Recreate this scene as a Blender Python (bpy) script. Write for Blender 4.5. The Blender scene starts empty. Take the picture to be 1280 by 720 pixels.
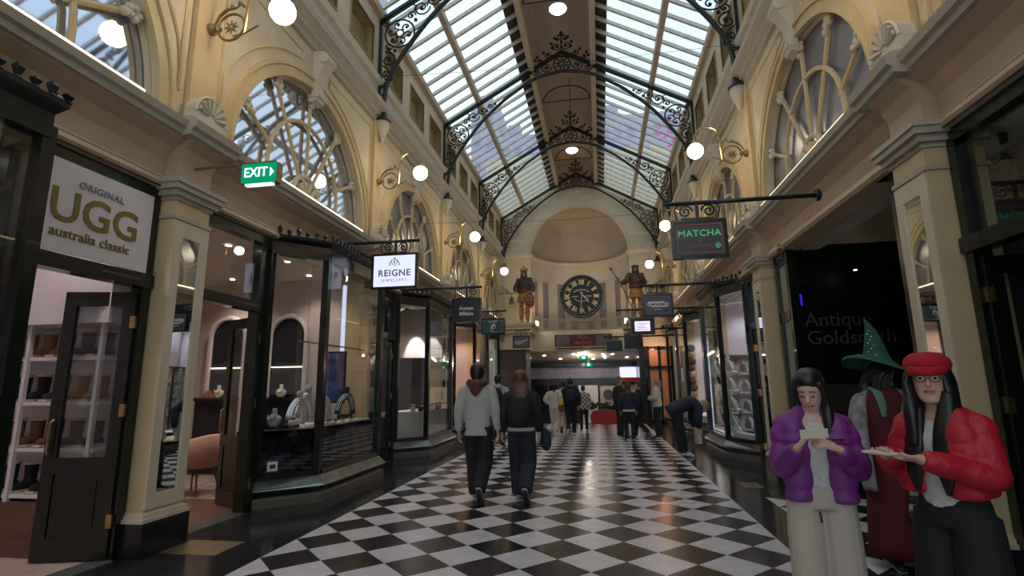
import bpy, math, random
from math import sin, cos, pi, radians as R, sqrt, atan2, hypot
from mathutils import Vector, Matrix
random.seed(7)
SC = bpy.context.scene
COL = SC.collection
# ------------------------------------------------------------------ camera
def cam_axes(yaw, pit, rol):
    cy, sy, cp, sp = cos(yaw), sin(yaw), cos(pit), sin(pit)
    f = Vector((sy*cp, cy*cp, sp)); r = Vector((cy, -sy, 0)); u = r.cross(f)
    return r*cos(rol)+u*sin(rol), -r*sin(rol)+u*cos(rol), f
cd = bpy.data.cameras.new('camera'); cam = bpy.data.objects.new('camera', cd); COL.objects.link(cam)
cr, cu, cf = cam_axes(-.1623, .1834, -.0122)
m = Matrix.Identity(4)
for i in range(3):
    m[i][0] = cr[i]; m[i][1] = cu[i]; m[i][2] = -cf[i]
m[0][3], m[1][3], m[2][3] = 0, 0, 1.54
cam.matrix_world = m
cd.sensor_fit = 'HORIZONTAL'; cd.sensor_width = 36; cd.lens = 656.6/1280*36; cd.clip_start = .05; cd.clip_end = 400
SC.camera = cam
# ------------------------------------------------------------------ sky and exposure
W = bpy.data.worlds.new('world'); SC.world = W; W.use_nodes = True
nt = W.node_tree; nt.nodes.clear()
wo = nt.nodes.new('ShaderNodeOutputWorld'); bg = nt.nodes.new('ShaderNodeBackground')
tc = nt.nodes.new('ShaderNodeTexCoord'); nz = nt.nodes.new('ShaderNodeTexNoise'); rp = nt.nodes.new('ShaderNodeValToRGB')
nz.inputs['Scale'].default_value = 2.2; nz.inputs['Detail'].default_value = 5
rp.color_ramp.elements[0].position = .35; rp.color_ramp.elements[0].color = (.70, .84, 1, 1)
rp.color_ramp.elements[1].position = .6; rp.color_ramp.elements[1].color = (.88, .96, 1, 1)
nt.links.new(tc.outputs['Generated'], nz.inputs['Vector']); nt.links.new(nz.outputs['Fac'], rp.inputs['Fac'])
nt.links.new(rp.outputs['Color'], bg.inputs['Color']); nt.links.new(bg.outputs[0], wo.inputs[0])
bg.inputs['Strength'].default_value = 1.0
vs = SC.view_settings; vs.view_transform = 'Standard'; vs.look = 'None'; vs.gamma = 1; vs.exposure = 0.5; vs.use_curve_mapping = False
LAMP = 3.0      # scale of every lamp's own power
# ------------------------------------------------------------------ materials
def mat(name, col, rough=.6, metal=0, noise=None, bump=0, nscale=8, spec=.5, emit=None, es=0, objvar=0, coat=0, sheen=0):
    m = bpy.data.materials.new(name); m.use_nodes = True; t = m.node_tree; b = t.nodes['Principled BSDF']
    b.inputs['Roughness'].default_value = rough; b.inputs['Metallic'].default_value = metal
    b.inputs['Specular IOR Level'].default_value = spec
    b.inputs['Coat Weight'].default_value = coat
    if sheen: b.inputs['Sheen Weight'].default_value = sheen
    c = (*col, 1); b.inputs['Base Color'].default_value = c
    amt = .18 if noise is None else noise
    if amt or bump or objvar:
        tcn = t.nodes.new('ShaderNodeTexCoord'); n = t.nodes.new('ShaderNodeTexNoise'); n.inputs['Scale'].default_value = nscale; n.inputs['Detail'].default_value = 6
        t.links.new(tcn.outputs['Object'], n.inputs['Vector'])
        mr = t.nodes.new('ShaderNodeMapRange'); mr.inputs[1].default_value = .3; mr.inputs[2].default_value = .7; mr.inputs[3].default_value = 1-amt; mr.inputs[4].default_value = 1+amt*.6
        t.links.new(n.outputs['Fac'], mr.inputs[0])
        last = mr.outputs[0]
        if objvar:
            oi = t.nodes.new('ShaderNodeObjectInfo'); m2 = t.nodes.new('ShaderNodeMapRange'); m2.inputs[3].default_value = 1-objvar; m2.inputs[4].default_value = 1+objvar
            t.links.new(oi.outputs['Random'], m2.inputs[0])
            mu = t.nodes.new('ShaderNodeMath'); mu.operation = 'MULTIPLY'; t.links.new(last, mu.inputs[0]); t.links.new(m2.outputs[0], mu.inputs[1]); last = mu.outputs[0]
        vm = t.nodes.new('ShaderNodeVectorMath'); vm.operation = 'SCALE'; vm.inputs[0].default_value = col
        t.links.new(last, vm.inputs['Scale']); t.links.new(vm.outputs[0], b.inputs['Base Color'])
        if bump:
            bp = t.nodes.new('ShaderNodeBump'); bp.inputs['Strength'].default_value = bump; bp.inputs['Distance'].default_value = .02
            t.links.new(n.outputs['Fac'], bp.inputs['Height']); t.links.new(bp.outputs[0], b.inputs['Normal'])
    if emit:
        b.inputs['Emission Color'].default_value = (*emit, 1); b.inputs['Emission Strength'].default_value = es
    return m
def glassmat(name, tint=(.9, .93, .93), f0=.04, f1=.7, rough=.01):
    m = bpy.data.materials.new(name); m.use_nodes = True; t = m.node_tree; t.nodes.clear()
    o = t.nodes.new('ShaderNodeOutputMaterial'); tr = t.nodes.new('ShaderNodeBsdfTransparent'); tr.inputs[0].default_value = (*tint, 1)
    g = t.nodes.new('ShaderNodeBsdfGlossy'); g.inputs['Roughness'].default_value = rough; g.inputs['Color'].default_value = (1, 1, 1, 1)
    lw = t.nodes.new('ShaderNodeLayerWeight'); pw = t.nodes.new('ShaderNodeMath'); pw.operation = 'POWER'; pw.inputs[1].default_value = 5
    ml = t.nodes.new('ShaderNodeMath'); ml.operation = 'MULTIPLY_ADD'; ml.inputs[1].default_value = f1; ml.inputs[2].default_value = f0
    lw.inputs['Blend'].default_value = .5
    t.links.new(lw.outputs['Facing'], pw.inputs[0]); t.links.new(pw.outputs[0], ml.inputs[0])
    mx = t.nodes.new('ShaderNodeMixShader'); t.links.new(ml.outputs[0], mx.inputs[0]); t.links.new(tr.outputs[0], mx.inputs[1]); t.links.new(g.outputs[0], mx.inputs[2])
    t.links.new(mx.outputs[0], o.inputs[0]); return m
def emat(name, col, s):
    m = bpy.data.materials.new(name); m.use_nodes = True; t = m.node_tree; t.nodes.clear()
    o = t.nodes.new('ShaderNodeOutputMaterial'); e = t.nodes.new('ShaderNodeEmission'); e.inputs[0].default_value = (*col, 1); e.inputs[1].default_value = s
    t.links.new(e.outputs[0], o.inputs[0]); return m
def woodmat(name, col, col2, sc=(1, 12, 1), rough=.35):
    m = mat(name, col, rough, noise=0); t = m.node_tree; b = t.nodes['Principled BSDF']
    tcn = t.nodes.new('ShaderNodeTexCoord'); mp = t.nodes.new('ShaderNodeMapping'); mp.inputs['Scale'].default_value = sc
    n = t.nodes.new('ShaderNodeTexNoise'); n.inputs['Scale'].default_value = 1.5; n.inputs['Detail'].default_value = 8; r = t.nodes.new('ShaderNodeValToRGB')
    r.color_ramp.elements[0].color = (*col, 1); r.color_ramp.elements[1].color = (*col2, 1); r.color_ramp.elements[0].position = .35; r.color_ramp.elements[1].position = .65
    t.links.new(tcn.outputs['Object'], mp.inputs[0]); t.links.new(mp.outputs[0], n.inputs['Vector']); t.links.new(n.outputs[0], r.inputs[0]); t.links.new(r.outputs[0], b.inputs['Base Color'])
    return m
M = dict(
 cream=mat('cream_paint', (.66, .56, .40), .55, noise=.1, nscale=3), cream2=mat('yellow_cream_paint', (.66, .50, .27), .5, noise=.1, nscale=3),
 pale=mat('pale_plaster', (.63, .56, .44), .6, noise=.08, nscale=2), grey=mat('grey_green_moulding_paint', (.46, .41, .33), .5, noise=.1),
 ochre=mat('ochre_recess_paint', (.38, .29, .13), .6), soffit=mat('frieze_paint', (.55, .40, .27), .5, noise=.1, nscale=3),
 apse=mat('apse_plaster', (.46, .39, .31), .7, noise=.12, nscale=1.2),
 black=mat('dark_green_black_gloss_paint', (.007, .011, .008), .22, noise=.1, coat=.2), iron=mat('cast_iron_paint', (.014, .022, .020), .35, noise=.15),
 brass=mat('brass', (.55, .38, .15), .32, 1, noise=.2), dull=mat('aged_brass', (.34, .26, .15), .4, .8, noise=.2),
 white_tile=mat('white_marble', (.69, .64, .68), .27, noise=.12, nscale=5, objvar=.07), black_tile=mat('black_marble', (.032, .026, .027), .22, noise=.4, nscale=9, objvar=.35),
 border=mat('black_marble_border', (.024, .024, .026), .14, noise=.35, nscale=4, bump=.02), grout=mat('grout', (.09, .085, .085), .7),
 sill=mat('sill_stone_steel', (.30, .33, .30), .18, .6, noise=.3, nscale=6), plinth=mat('plinth_black', (.012, .012, .013), .2), stone=mat('brown_step_stone', (.13, .115, .10), .35),
 mirror=mat('mirror', (.75, .78, .76), .02, 1, noise=0), glass=glassmat('shop_glass'), roof_glass=glassmat('roof_glass', (.90, .96, .98), .03, .25),
 arch_glass=mat('clear_arched_window_glass', (.62, .64, .72), .035, .85, noise=.1, nscale=1.5, bump=.015), arch_glass2=mat('obscured_arched_window_glass', (.30, .29, .32), .3, .3, noise=.35, nscale=1.3, bump=.05),
 roofwood=mat('roof_timber_paint', (.56, .44, .32), .5), roofceil=mat('roof_ceiling_board', (.58, .49, .42), .6, noise=.1), roofdark=mat('roof_dark_strip', (.03, .028, .032), .6), bar=mat('glazing_bar_paint', (.60, .56, .50), .45),
 globe=emat('lit_globe', (1, .82, .58), 20), disc=emat('lit_lamp_disc', (1, .93, .88), 11), dl=emat('lit_downlight', (1, .93, .82), 14),
 strip=emat('lit_strip', (1, .82, .48), 2.2), white=mat('white_paint', (.72, .70, .70), .5, noise=.04), skin=mat('skin', (.62, .38, .28), .5, noise=.05), skin2=mat('skin_light', (.66, .43, .34), .5, noise=.05),
 hairb=mat('black_hair', (.010, .009, .010), .38, noise=.4, nscale=30), hairr=mat('auburn_hair', (.10, .035, .022), .4, noise=.4, nscale=30), hairl=mat('fair_hair', (.42, .27, .15), .5, noise=.3, nscale=30), hairg=mat('greying_hair', (.16, .13, .11), .5, noise=.3),
 cloth_black=mat('black_cloth', (.012, .012, .014), .8, noise=.3), navy=mat('navy_cloth', (.018, .022, .045), .8, noise=.3), denim=mat('dark_denim', (.020, .024, .038), .85, noise=.3, nscale=20),
 greyj=mat('pale_grey_fleece', (.44, .42, .40), .9, noise=.1, nscale=25, bump=.2), maroon=mat('maroon_cloth', (.12, .035, .04), .85), beige=mat('beige_twill', (.52, .45, .37), .85, noise=.06, nscale=20),
 purple=mat('purple_nylon', (.20, .030, .22), .5, noise=.15, nscale=12, bump=.15), red=mat('red_quilted_nylon', (.48, .010, .022), .5, noise=.2, nscale=30, bump=.35), redwool=mat('red_wool', (.42, .006, .014), .8, noise=.15, nscale=60, bump=.2),
 knit=mat('white_knit', (.60, .58, .55), .9, noise=.15, nscale=50, bump=.3), offwhite=mat('off_white_cloth', (.55, .52, .48), .9), robe=mat('dark_red_robe', (.095, .004, .010), .8, noise=.2), robe2=mat('sage_green_stole', (.13, .27, .19), .8, noise=.15), hatg=mat('green_felt', (.012, .085, .065), .7, noise=.2, bump=.1),
 ltgreen=mat('pale_green_band', (.28, .40, .20), .8), brownc=mat('dark_brown_band', (.05, .035, .03), .8), patch=mat('pale_patchwork_sleeve', (.30, .27, .28), .85, noise=.5, nscale=14), shoe=mat('black_shoe', (.02, .02, .022), .5), sole=mat('white_sole', (.6, .6, .58), .7), shoew=mat('white_shoe', (.7, .7, .68), .6),
 yellow=mat('mustard_bag', (.62, .40, .06), .6), plaid=None, lips=mat('lips', (.42, .12, .11), .5, noise=0), eyew=mat('eye_white', (.7, .7, .7), .3, noise=0), eyed=mat('eye_dark', (.01, .008, .007), .2, noise=0), paper=mat('card_paper', (.72, .66, .52), .7, noise=.03),
 signface=emat('lit_white_sign', (.72, .76, 1), .82), signdark=mat('dark_sign_face', (.062, .056, .068), .35), signblack=mat('black_sign_face', (.008, .008, .009), .4), signteal=mat('teal_sign_face', (.02, .075, .085), .4), signmar=mat('maroon_sign_face', (.09, .018, .018), .5), signgrey=mat('slate_sign_face', (.085, .085, .11), .4),
 green_e=emat('green_letters', (.10, .55, .24), .5), pink=mat('pink_letters', (.45, .16, .17), .5), lettergrey=mat('grey_letters', (.28, .28, .34), .5), letterwhite=mat('white_letters', (.75, .75, .75), .5), lettergold=mat('olive_gold_letters', (.22, .16, .035), .4, .3), letterdim=mat('dim_letters', (.09, .06, .05), .5), letterred=mat('red_letters', (.45, .08, .07), .5), creaml=mat('cream_numerals', (.66, .58, .30), .5, noise=.03),
 exit_e=emat('lit_exit_green', (.0, .42, .20), .55), exit_w=emat('lit_exit_white', (.9, 1, .95), 1.1), violet_e=emat('lit_violet', (.06, .03, 1), .35),
 wallint=mat('shop_wall_mauve_grey', (.62, .53, .50), .7, noise=.04), wallug=mat('shop_wall_white', (.78, .70, .73), .7, noise=.03), woodfloor=woodmat('reddish_timber_floor', (.15, .075, .055), (.23, .13, .10), (10, 1, 1)), palefloor=woodmat('pale_floor', (.45, .36, .30), (.55, .45, .39), (6, 1, 1), .4),
 arch_dark=mat('niche_navy', (.015, .017, .028), .5), slab=mat('black_granite_panel', (.012, .013, .02), .1, noise=.6, nscale=12), chairp=mat('peach_velvet', (.58, .34, .25), .7, sheen=.3), rug=mat('patterned_rug', (.32, .25, .22), .95, noise=.6, nscale=9), bust=mat('grey_velvet_display', (.50, .45, .45), .7), bustw=mat('ivory_display', (.86, .79, .70), .6), gold=mat('gold_jewellery', (.8, .6, .25), .2, 1, noise=0), silver=mat('silver_jewellery', (.8, .8, .82), .15, 1, noise=0),
 blueart=mat('blue_poster_print', (.04, .09, .32), .4, noise=.9, nscale=5), shelfw=mat('white_shelf', (.70, .64, .66), .5, noise=.03), boot_tan=mat('tan_suede', (.33, .15, .06), .9), boot_black=mat('black_suede', (.015, .015, .017), .9), boot_br=mat('brown_suede', (.15, .06, .035), .9), fleece=mat('cream_fleece', (.66, .55, .45), .95, bump=.4, nscale=40), panelbr=woodmat('brown_panel', (.11, .05, .035), (.16, .08, .055), (1, 1, 6), .5), panelbk=mat('grey_brown_panel', (.06, .05, .05), .5),
 copper=mat('warm_copper_wall', (.55, .28, .15), .5), plant=mat('leaf_green', (.03, .06, .02), .6), bell=mat('bell_bronze', (.30, .24, .15), .45, .7), wood_st=mat('carved_wood_gold', (.50, .30, .12), .5, .2, noise=.5, nscale=14), wood_br=mat('carved_wood_brown', (.12, .05, .03), .5, noise=.4, nscale=14), wood_red=mat('carved_wood_red', (.28, .03, .02), .5, noise=.4, nscale=14), wood_dk=mat('carved_wood_dark', (.07, .045, .05), .5, noise=.5, nscale=14), wood_skin=mat('carved_wood_skin', (.36, .20, .14), .5, noise=.4, nscale=14),
 extwall=mat('outside_building_render', (.40, .37, .50), .8, noise=.1), extdark=mat('outside_window', (.28, .26, .38), .3), lattice=mat('patterned_screen', (.40, .40, .44), .5), screen_e=emat('lit_screen', (.75, .72, 1), .9), redsofa=mat('red_planter_paint', (.42, .015, .02), .4), panegrey=mat('niche_pane_grey', (.27, .25, .25), .4), copperglow=emat('warm_lit_panel', (1, .48, .24), .35))
pm = mat('plaid_flannel', (.5, .45, .4), .9, noise=0); M['plaid'] = pm
t_ = pm.node_tree; w1 = t_.nodes.new('ShaderNodeTexChecker'); w1.inputs['Scale'].default_value = 14; w1.inputs[1].default_value = (.55, .5, .44, 1); w1.inputs[2].default_value = (.12, .09, .08, 1)
tc_ = t_.nodes.new('ShaderNodeTexCoord'); t_.links.new(tc_.outputs['Object'], w1.inputs['Vector']); t_.links.new(w1.outputs[0], t_.nodes['Principled BSDF'].inputs['Base Color'])
# ------------------------------------------------------------------ mesh helpers
CX = -.75
ORG = {}
class MB:
    def __init__(s, side=0): s.v = []; s.f = []; s.side = side
    def P(s, p):
        if s.side: return (CX+s.side*p[0], p[1], p[2])      # (distance from the arcade's axis, y, z)
        return tuple(p)
    def add(s, vs, fs):
        b = len(s.v); s.v += [s.P(p) for p in vs]; s.f += [[b+i for i in f] for f in fs]; return s
    def box(s, a, b, c, d, e, g): 
        return s.add([(x, y, z) for x in (a, b) for y in (c, d) for z in (e, g)], [(0, 1, 3, 2), (4, 6, 7, 5), (0, 4, 5, 1), (2, 3, 7, 6), (0, 2, 6, 4), (1, 5, 7, 3)])
    def obox(s, p, q, w, h, up=(0, 0, 1)):      # bar from p to q, w across, h along up
        p, q = Vector(p), Vector(q); t = (q-p).normalized(); u = Vector(up); x = t.cross(u)
        if x.length < 1e-4: x = t.cross(Vector((1, 0, 0)))
        x.normalize(); u = x.cross(t).normalized(); vs = [e+x*w/2*i+u*h/2*j for e in (p, q) for i in (-1, 1) for j in (-1, 1)]
        return s.add([tuple(v) for v in vs], [(0, 1, 3, 2), (4, 6, 7, 5), (0, 4, 5, 1), (2, 3, 7, 6), (0, 2, 6, 4), (1, 5, 7, 3)])
    def prism(s, poly, axis, a, b):             # poly of 2-tuples extruded along axis 0/1/2
        n = len(poly); vs = []
        for k in (a, b):
            for p in poly:
                q = list(p); q.insert(axis, k); vs.append(tuple(q))
        return s.add(vs, [list(range(n))[::-1], list(range(n, 2*n))]+[(i, (i+1) % n, n+(i+1) % n, n+i) for i in range(n)])
    def tube(s, pts, r, n=6, closed=False, cap=True):
        pts = [Vector(p) for p in pts]; N = len(pts); rs = r if isinstance(r, (list, tuple)) else [r]*N
        vs = []; prev = None
        for i, p in enumerate(pts):
            a = pts[i-1] if (i > 0 or closed) else p; b = pts[(i+1) % N] if (i < N-1 or closed) else p
            t = (b-a).normalized()
            if prev is None:
                x = t.cross(Vector((0, 0, 1))); x = t.cross(Vector((0, 1, 0))) if x.length < .1 else x
            else: x = prev-t*prev.dot(t)
            x.normalize(); prev = x; y = t.cross(x)
            for k in range(n): an = 2*pi*k/n; vs.append(tuple(p+(x*cos(an)+y*sin(an))*rs[i]))
        fs = []
        for i in range(N if closed else N-1):
            j = (i+1) % N
            for k in range(n): fs.append((i*n+k, i*n+(k+1) % n, j*n+(k+1) % n, j*n+k))
        if cap and not closed: fs += [list(range(n))[::-1], [(N-1)*n+k for k in range(n)]]
        return s.add(vs, fs)
    def lathe(s, prof, c, n=16, axis=2, a0=0, a1=2*pi):  # prof (r, h)
        full = abs(a1-a0-2*pi) < 1e-6; m = n if full else n+1; vs = []
        for r, h in prof:
            for k in range(m):
                an = a0+(a1-a0)*k/n; p = [r*cos(an), r*sin(an)]; p.insert(axis, h); vs.append((c[0]+p[0], c[1]+p[1], c[2]+p[2]))
        fs = []
        for i in range(len(prof)-1):
            for k in range(n): fs.append((i*m+k, i*m+(k+1) % m, (i+1)*m+(k+1) % m, (i+1)*m+k))
        if prof[0][0] > 1e-4: fs.append(list(range(m))[::-1])
        if prof[-1][0] > 1e-4: fs.append([(len(prof)-1)*m+k for k in range(m)])
        return s.add(vs, fs)
    def ball(s, c, r, n=12, sq=(1, 1, 1)):
        k = n//2; vs = [(c[0]+r*sq[0]*sin(pi*i/k)*cos(2*pi*j/n), c[1]+r*sq[1]*sin(pi*i/k)*sin(2*pi*j/n), c[2]+r*sq[2]*cos(pi*i/k)) for i in range(k+1) for j in range(n)]
        return s.add(vs, [(i*n+j, i*n+(j+1) % n, (i+1)*n+(j+1) % n, (i+1)*n+j) for i in range(k) for j in range(n)])
    def loft(s, pts, rad, lat=(1, 0, 0), n=14, sub=4, pw=2.0, mod=None):
        pts = [Vector(p) for p in pts]; rad = [(r, r) if not isinstance(r, tuple) else r for r in rad]
        P, Q = [], []
        N = len(pts)
        for i in range(N-1):
            p0, p1, p2, p3 = pts[max(i-1, 0)], pts[i], pts[i+1], pts[min(i+2, N-1)]
            r0, r1, r2, r3 = rad[max(i-1, 0)], rad[i], rad[i+1], rad[min(i+2, N-1)]
            for k in range(sub):
                t = k/sub; t2, t3 = t*t, t*t*t
                cr_ = lambda a, b, c, d: .5*((2*b)+(c-a)*t+(2*a-5*b+4*c-d)*t2+(3*b-a-3*c+d)*t3)
                P.append(Vector([cr_(p0[j], p1[j], p2[j], p3[j]) for j in range(3)])); Q.append((max(cr_(r0[0], r1[0], r2[0], r3[0]), .002), max(cr_(r0[1], r1[1], r2[1], r3[1]), .002)))
        P.append(pts[-1]); Q.append(rad[-1]); L = Vector(lat); vs = []; K = len(P)
        for i, p in enumerate(P):
            t = (P[min(i+1, K-1)]-P[max(i-1, 0)]).normalized(); x = L-t*L.dot(t)
            if x.length < .15: x = Vector((0, 1, 0))-t*t[1]
            x.normalize(); y = t.cross(x); f = mod(i/(K-1)) if mod else 1
            for k in range(n):
                an = 2*pi*k/n; c_, s_ = cos(an), sin(an); e = 2/pw
                vs.append(tuple(p+x*Q[i][0]*f*abs(c_)**e*(1 if c_ > 0 else -1)+y*Q[i][1]*f*abs(s_)**e*(1 if s_ > 0 else -1)))
        fs = [(i*n+k, i*n+(k+1) % n, (i+1)*n+(k+1) % n, (i+1)*n+k) for i in range(K-1) for k in range(n)]
        return s.add(vs, fs+[list(range(n))[::-1], [(K-1)*n+k for k in range(n)]])
    def build(s, name, m, parent=None, smooth=False, fix=True, world=True, kind=None, label=None):
        me = bpy.data.meshes.new(name); o_ = ORG.get(parent.name, Vector((0, 0, 0))) if (parent is not None and world) else Vector((0, 0, 0))
        me.from_pydata([(x-o_[0], y-o_[1], z-o_[2]) for x, y, z in s.v], [], s.f)
        if fix:
            import bmesh
            b = bmesh.new(); b.from_mesh(me); bmesh.ops.recalc_face_normals(b, faces=b.faces); b.to_mesh(me); b.free()
        if smooth: me.shade_smooth()
        if m: me.materials.append(m)
        o = bpy.data.objects.new(name, me); COL.objects.link(o)
        if parent is not None: o.parent = parent; ORG[o.name] = o_
        else: ORG[o.name] = Vector((0, 0, 0))
        if kind: o['kind'] = kind
        if label: o['label'] = label
        return o
def tag(o, label=None, cat=None, group=None, kind=None):
    if label: o['label'] = label
    if cat: o['category'] = cat
    if group: o['group'] = group
    if kind: o['kind'] = kind
    return o
def empty(name, loc=(0, 0, 0), label=None, cat=None, group=None, kind=None, rz=0):
    o = bpy.data.objects.new(name, None); COL.objects.link(o); o.location = loc; o.rotation_euler = (0, 0, rz); o.empty_display_size = .1
    ORG[o.name] = Vector(loc); return tag(o, label, cat, group, kind)
def kids(o): return [c for c in bpy.data.objects if c.parent == o]
TREE = {}
def copy_tree(o, delta=None, loc=None, label=None, parent=None):
    c = o.copy(); COL.objects.link(c)
    if parent is not None: c.parent = parent
    for ch in TREE[o.name] if o.name in TREE else TREE.setdefault(o.name, list(o.children)): copy_tree(ch, parent=c)
    if loc is not None: c.location = loc
    if delta is not None: c.location = Vector(o.location)+Vector(delta)
    if label: c['label'] = label
    ORG[c.name] = Vector(c.location) if parent is None else ORG.get(parent.name, Vector((0, 0, 0)))
    return c
TEXTS = []
def text(s, size, loc, rot, m, parent, name='lettering', ext=.004, sx=1, bold=0, sp=1, label=None):
    c = bpy.data.curves.new(name, 'FONT'); c.body = s; c.size = size; c.extrude = ext; c.align_x = 'CENTER'; c.align_y = 'CENTER'; c.offset = bold; c.space_character = sp; c.resolution_u = 3
    o = bpy.data.objects.new('tmp', c); COL.objects.link(o); o.scale = (sx, 1, 1)
    TEXTS.append((o, name, loc, rot, m, parent, label, sx)); return o
def flush_text():
    dg = bpy.context.evaluated_depsgraph_get()
    for o, name, loc, rot, m, parent, label, sx in TEXTS:
        me = bpy.data.meshes.new_from_object(o.evaluated_get(dg)); me.materials.clear(); me.materials.append(m)
        n = bpy.data.objects.new(name, me); COL.objects.link(n); n.parent = parent
        n.location = Vector(loc)-ORG.get(parent.name, Vector((0, 0, 0))); n.rotation_euler = rot; n.scale = (sx, 1, 1)
        if label: n['label'] = label
    for e in TEXTS: bpy.data.objects.remove(e[0])
CAMROT = (pi/2, 0, 0)       # lettering that faces the camera's end of the arcade (-y)
LEFTROT = (pi/2, 0, pi/2)   # lettering on the left wall, facing +x
def arc(cx, cz, r, a0, a1, n=20, rz=None): return [(cx+r*cos(a0+(a1-a0)*i/n), cz+(rz or r)*sin(a0+(a1-a0)*i/n)) for i in range(n+1)]
def spiral(cx, cz, r, a0, turns, n=22, rin=.12): return [(cx+r*(1-(1-rin)*i/n)*cos(a0+turns*2*pi*i/n), cz+r*(1-(1-rin)*i/n)*sin(a0+turns*2*pi*i/n)) for i in range(n+1)]
RS = .13; BAY = 4.75; PY = [4.85+BAY*k for k in range(-2, 5)]        # pier centres -4.65 .1 4.85 9.6 14.35 19.1 23.85
YB, YE = -7.0, 23.95
# ================================================================== floor
fl = MB().box(-9, 9, YB, 22, -.2, -.012).build('floor', M['grout'], None); tag(fl, kind='structure')
HA = .3033; FX0, FX1 = CX-8*HA, CX+8*HA
MB().box(-5.2, FX0, YB, 22, -.05, .0).build('border_slab', M['border'], fl)
b_ = MB().box(FX1, 2.15, YB, 22, -.05, .0); b_.box(2.15, 8.9, 8.05, 22, -.05, 0); b_.box(2.15, 8.9, YB, 4.9, -.05, 0)
b_.build('border_slab', M['border'], fl)
def tile_mesh(kind, m):
    g = HA-.0035; P4 = [(-g, 0), (0, -g), (g, 0), (0, g)]
    P = {'full': P4, 'right': [(0, -g), (g, 0), (0, g)], 'left': [(0, g), (-g, 0), (0, -g)], 'up': [(-g, 0), (g, 0), (0, g)], 'down': [(-g, 0), (0, -g), (g, 0)]}[kind]
    o = MB().prism(P, 2, -.012, 0).build('t', m, None); me = o.data; bpy.data.objects.remove(o); return me
TM = {(k, c): tile_mesh(k, M[c]) for k in ('full', 'right', 'left', 'up', 'down') for c in ('white_tile', 'black_tile')}
tiles = []
y0 = 4.78+.0
def gen(x0, nx, ya, ny, flip=0):
    out = []
    for j in range(ny+1):
        for i in range(nx+1):
            y = ya+j*HA; x = x0+i*HA
            c = 'black_tile' if (i+flip) % 2 == 1 else 'white_tile'
            if (i+j) % 2 == 0: continue
            k = 'full'
            if i == 0: k = 'right'
            elif i == nx: k = 'left'
            elif j == 0: k = 'up'
            elif j == ny: k = 'down'
            out.append((x, y, k, c))
    return out
Y00 = y0-HA*20
tiles = gen(FX0, 16, Y00, 75)+gen(2.15, 22, 8.05-HA*10, 10, 0)
tiles.sort(key=lambda t: hypot(t[0], t[1]-1.5)*(1 if t[1] > 1.2 else 50))
cnt = {'white_tile': 0, 'black_tile': 0}; rest = {'white_tile': MB(), 'black_tile': MB()}
for x, y, k, c in tiles:
    if cnt[c] < 298:
        cnt[c] += 1; o = bpy.data.objects.new(c, TM[(k, c)]); COL.objects.link(o); o.parent = fl; o.location = (x, y, 0)
    else:
        me = TM[(k, c)]; rest[c].add([(v.co.x+x, v.co.y+y, v.co.z) for v in me.vertices], [list(p.vertices) for p in me.polygons])
for c in rest: rest[c].build(c+'s', M[c], fl, kind='stuff')
# gentle ramp and lobby floor beyond the arch
MB().add([(-9, 22, 0), (9, 22, 0), (9, 27.5, -.5), (-9, 27.5, -.5), (-9, 22, -.2), (9, 22, -.2), (9, 27.5, -.7), (-9, 27.5, -.7)], [(0, 1, 2, 3), (4, 7, 6, 5), (0, 4, 5, 1), (3, 2, 6, 7)]).build('lobby_floor', M['stone'], fl)
for x, y, l in ((-3.95, 5.0, 'brass floor plate set in dark marble beside left mirrored pier'), (2.2, 8.9, 'small worn brass floor plate near the right side passage')):
    w = .3 if x < 0 else .14
    o = MB().box(x-w, x+w, y-.22, y+.22, -.002, .004).build('floor_plate', M['dull']); tag(o, l, 'floor plate')
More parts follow.
